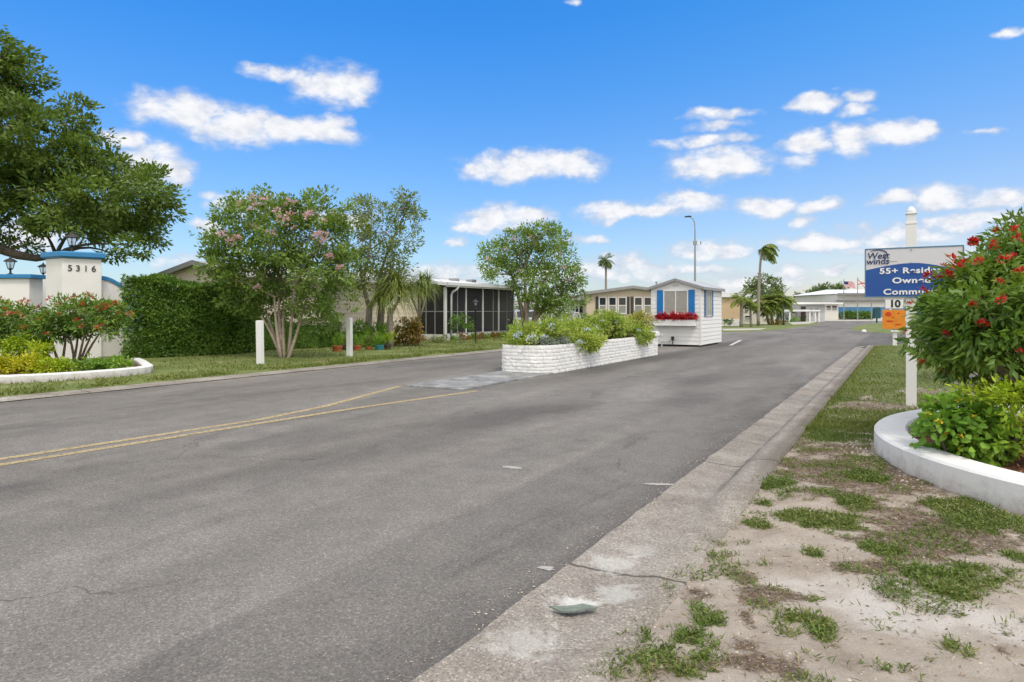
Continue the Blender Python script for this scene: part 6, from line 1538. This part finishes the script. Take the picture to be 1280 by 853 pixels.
st = mth(nt, 'GREATER_THAN', mth(nt, 'FRACT', mth(nt, 'MULTIPLY', v_, 6.5)), .5); c = mix(nt, st, (.5, .03, .04), (.7, .7, .7)); c = mix(nt, mth(nt, 'MULTIPLY', mth(nt, 'LESS_THAN', u_, .4), mth(nt, 'GREATER_THAN', v_, .46)), c, (.02, .03, .12)); nt.links.new(c, b.inputs['Base Color'])
m2, nt, b, u_, v_ = uvmat('white_saltire_flag')
d1_ = mth(nt, 'LESS_THAN', mth(nt, 'ABSOLUTE', mth(nt, 'SUBTRACT', u_, v_)), .1); d2_ = mth(nt, 'LESS_THAN', mth(nt, 'ABSOLUTE', mth(nt, 'SUBTRACT', mth(nt, 'ADD', u_, v_), 1.0)), .1)
c = mix(nt, mth(nt, 'MAXIMUM', d1_, d2_), (.72, .72, .72), (.5, .04, .05)); nt.links.new(c, b.inputs['Base Color'])
flag(1054.8, 350.5, 98, 'flagpole with the striped red and white flag', (1.6, .85, .15, m1), 1); flag(1072, 348, 98, 'middle flagpole with the white and red flag', (1.2, .8, .6, m2), 2); flag(1089.3, 356, 98, 'flagpole without a flag beside the blue sign', None, 3)
p = Vector((P(1096, 388, 76).x, 76, .07)); bx_ = thing('drop_box', 'dark teal round-topped cabinet on a post by the corner lawn', 'cabinet', p)
DT = mat('dark_teal_paint', (.015, .07, .09), .5, .4); k = 76 / F
mb = MB(); w_ = 3.4 * k; pr2 = [(-w_, -.25, 5.5 * k), (w_, -.25, 5.5 * k), (w_, -.25, 17 * k)] + [(w_ * math.cos(t * math.pi / 8), -.25, 17 * k + w_ * .8 * math.sin(t * math.pi / 8)) for t in range(1, 8)] + [(-w_, -.25, 17 * k)]
mb.prism(pr2, (0, .5, 0)); mb.build('cabinet', DT, bx_); mb = MB(); mb.bx(-.06, .06, -.06, .06, -.05, 5.5 * k); mb.build('post', DT, bx_)
p = G(1080, 414, .07); mb = MB(); mb.lathe([(.17, -.05), (.15, .05), (.07, .09), (0, .1)], (0, 0, 0), 7); o = mb.build('white_rock', WHITE, None, p); tag(o, 'small white rock on the corner lawn by the side street', 'rock')

# far trees
def far_tree(label, pxs, Y, seed, mt_=None, L=.3, trunkpx=None, group='trees behind the far homes', dens=1.2, sub=.7):
    bl = pblobs(pxs, Y, 1.0, 1.0, seed); tx = trunkpx or sum(t[0] for t in pxs) / len(pxs); b0 = Vector((P(tx, 388, Y).x, Y, .0)); q = P(tx, max(t[1] for t in pxs), Y)
    plant('broadleaf_tree', label, 'tree', b0, [(sag(b0, q, 4, .03), .28, .18), (sag(q, bl[0][0], 3, .05), .16, .08)], bl, mt_ or L_FAR, BARK, L, L * .5, dens, sub, 30, seed, 'quad', .1, .03, .3, group, up=.5)
far_tree('round dense tree behind the tall wind-blown palm', [(943,358,9,8),(957,353,13,9),(969,357,9,8),(962,367,13,9),(938,366,8,8),(950,375,12,9),(970,372,8,8)], 74, 401, None, .32, 958, dens=2.0, sub=.5)
far_tree('broad grey-green tree left of the clubhouse roof', [(1022,364,10,7),(1032,361,9,6),(1017,370,9,6),(1030,370,11,7)], 150, 402, None, .6, None, dens=2.6, sub=.9)
far_tree('tall grey-green tree touching the clubhouse roof', [(1046,362,7,5),(1052,360,6,4),(1044,370,8,7)], 150, 403, None, .6, None, dens=2.6, sub=.9)
far_tree('tree crown just showing above the tan home', [(893,372,3,2),(917.5,371,2,2)], 120, 404, None, .4, 905, sub=.6)
Y = 130; bp = Vector((P(997, 388, Y).x, Y, 0)); top_ = P(997, 369, Y)
feather_palm('fan_palm', 'small distant palm above the low white home', bp, sag(bp, top_, 5, .01), .25, .2, [top_], 34, 1.0, 10, .5, .07, 1.4, 58, None, None, 6.283, (-.8, 1.3), L_FAR)
# low tree masses and homes that close the view outside the middle of the frame
far_tree('dark tree behind the porch roof', [(560,400,26,14),(600,395,26,12),(530,395,20,14)], 75, 405, None, .4, None, sub=.8)
far_tree('leafy tree behind the carport and the trellis', [(650,385,16,14),(690,388,18,12),(672,380,14,12)], 64, 406, L_OAK, .3, None, sub=.7)
far_tree('green tree beyond the right-hand bushes', [(1220,360,50,22),(1300,350,60,30),(1170,378,24,12)], 95, 407, None, .45, None, sub=.9)
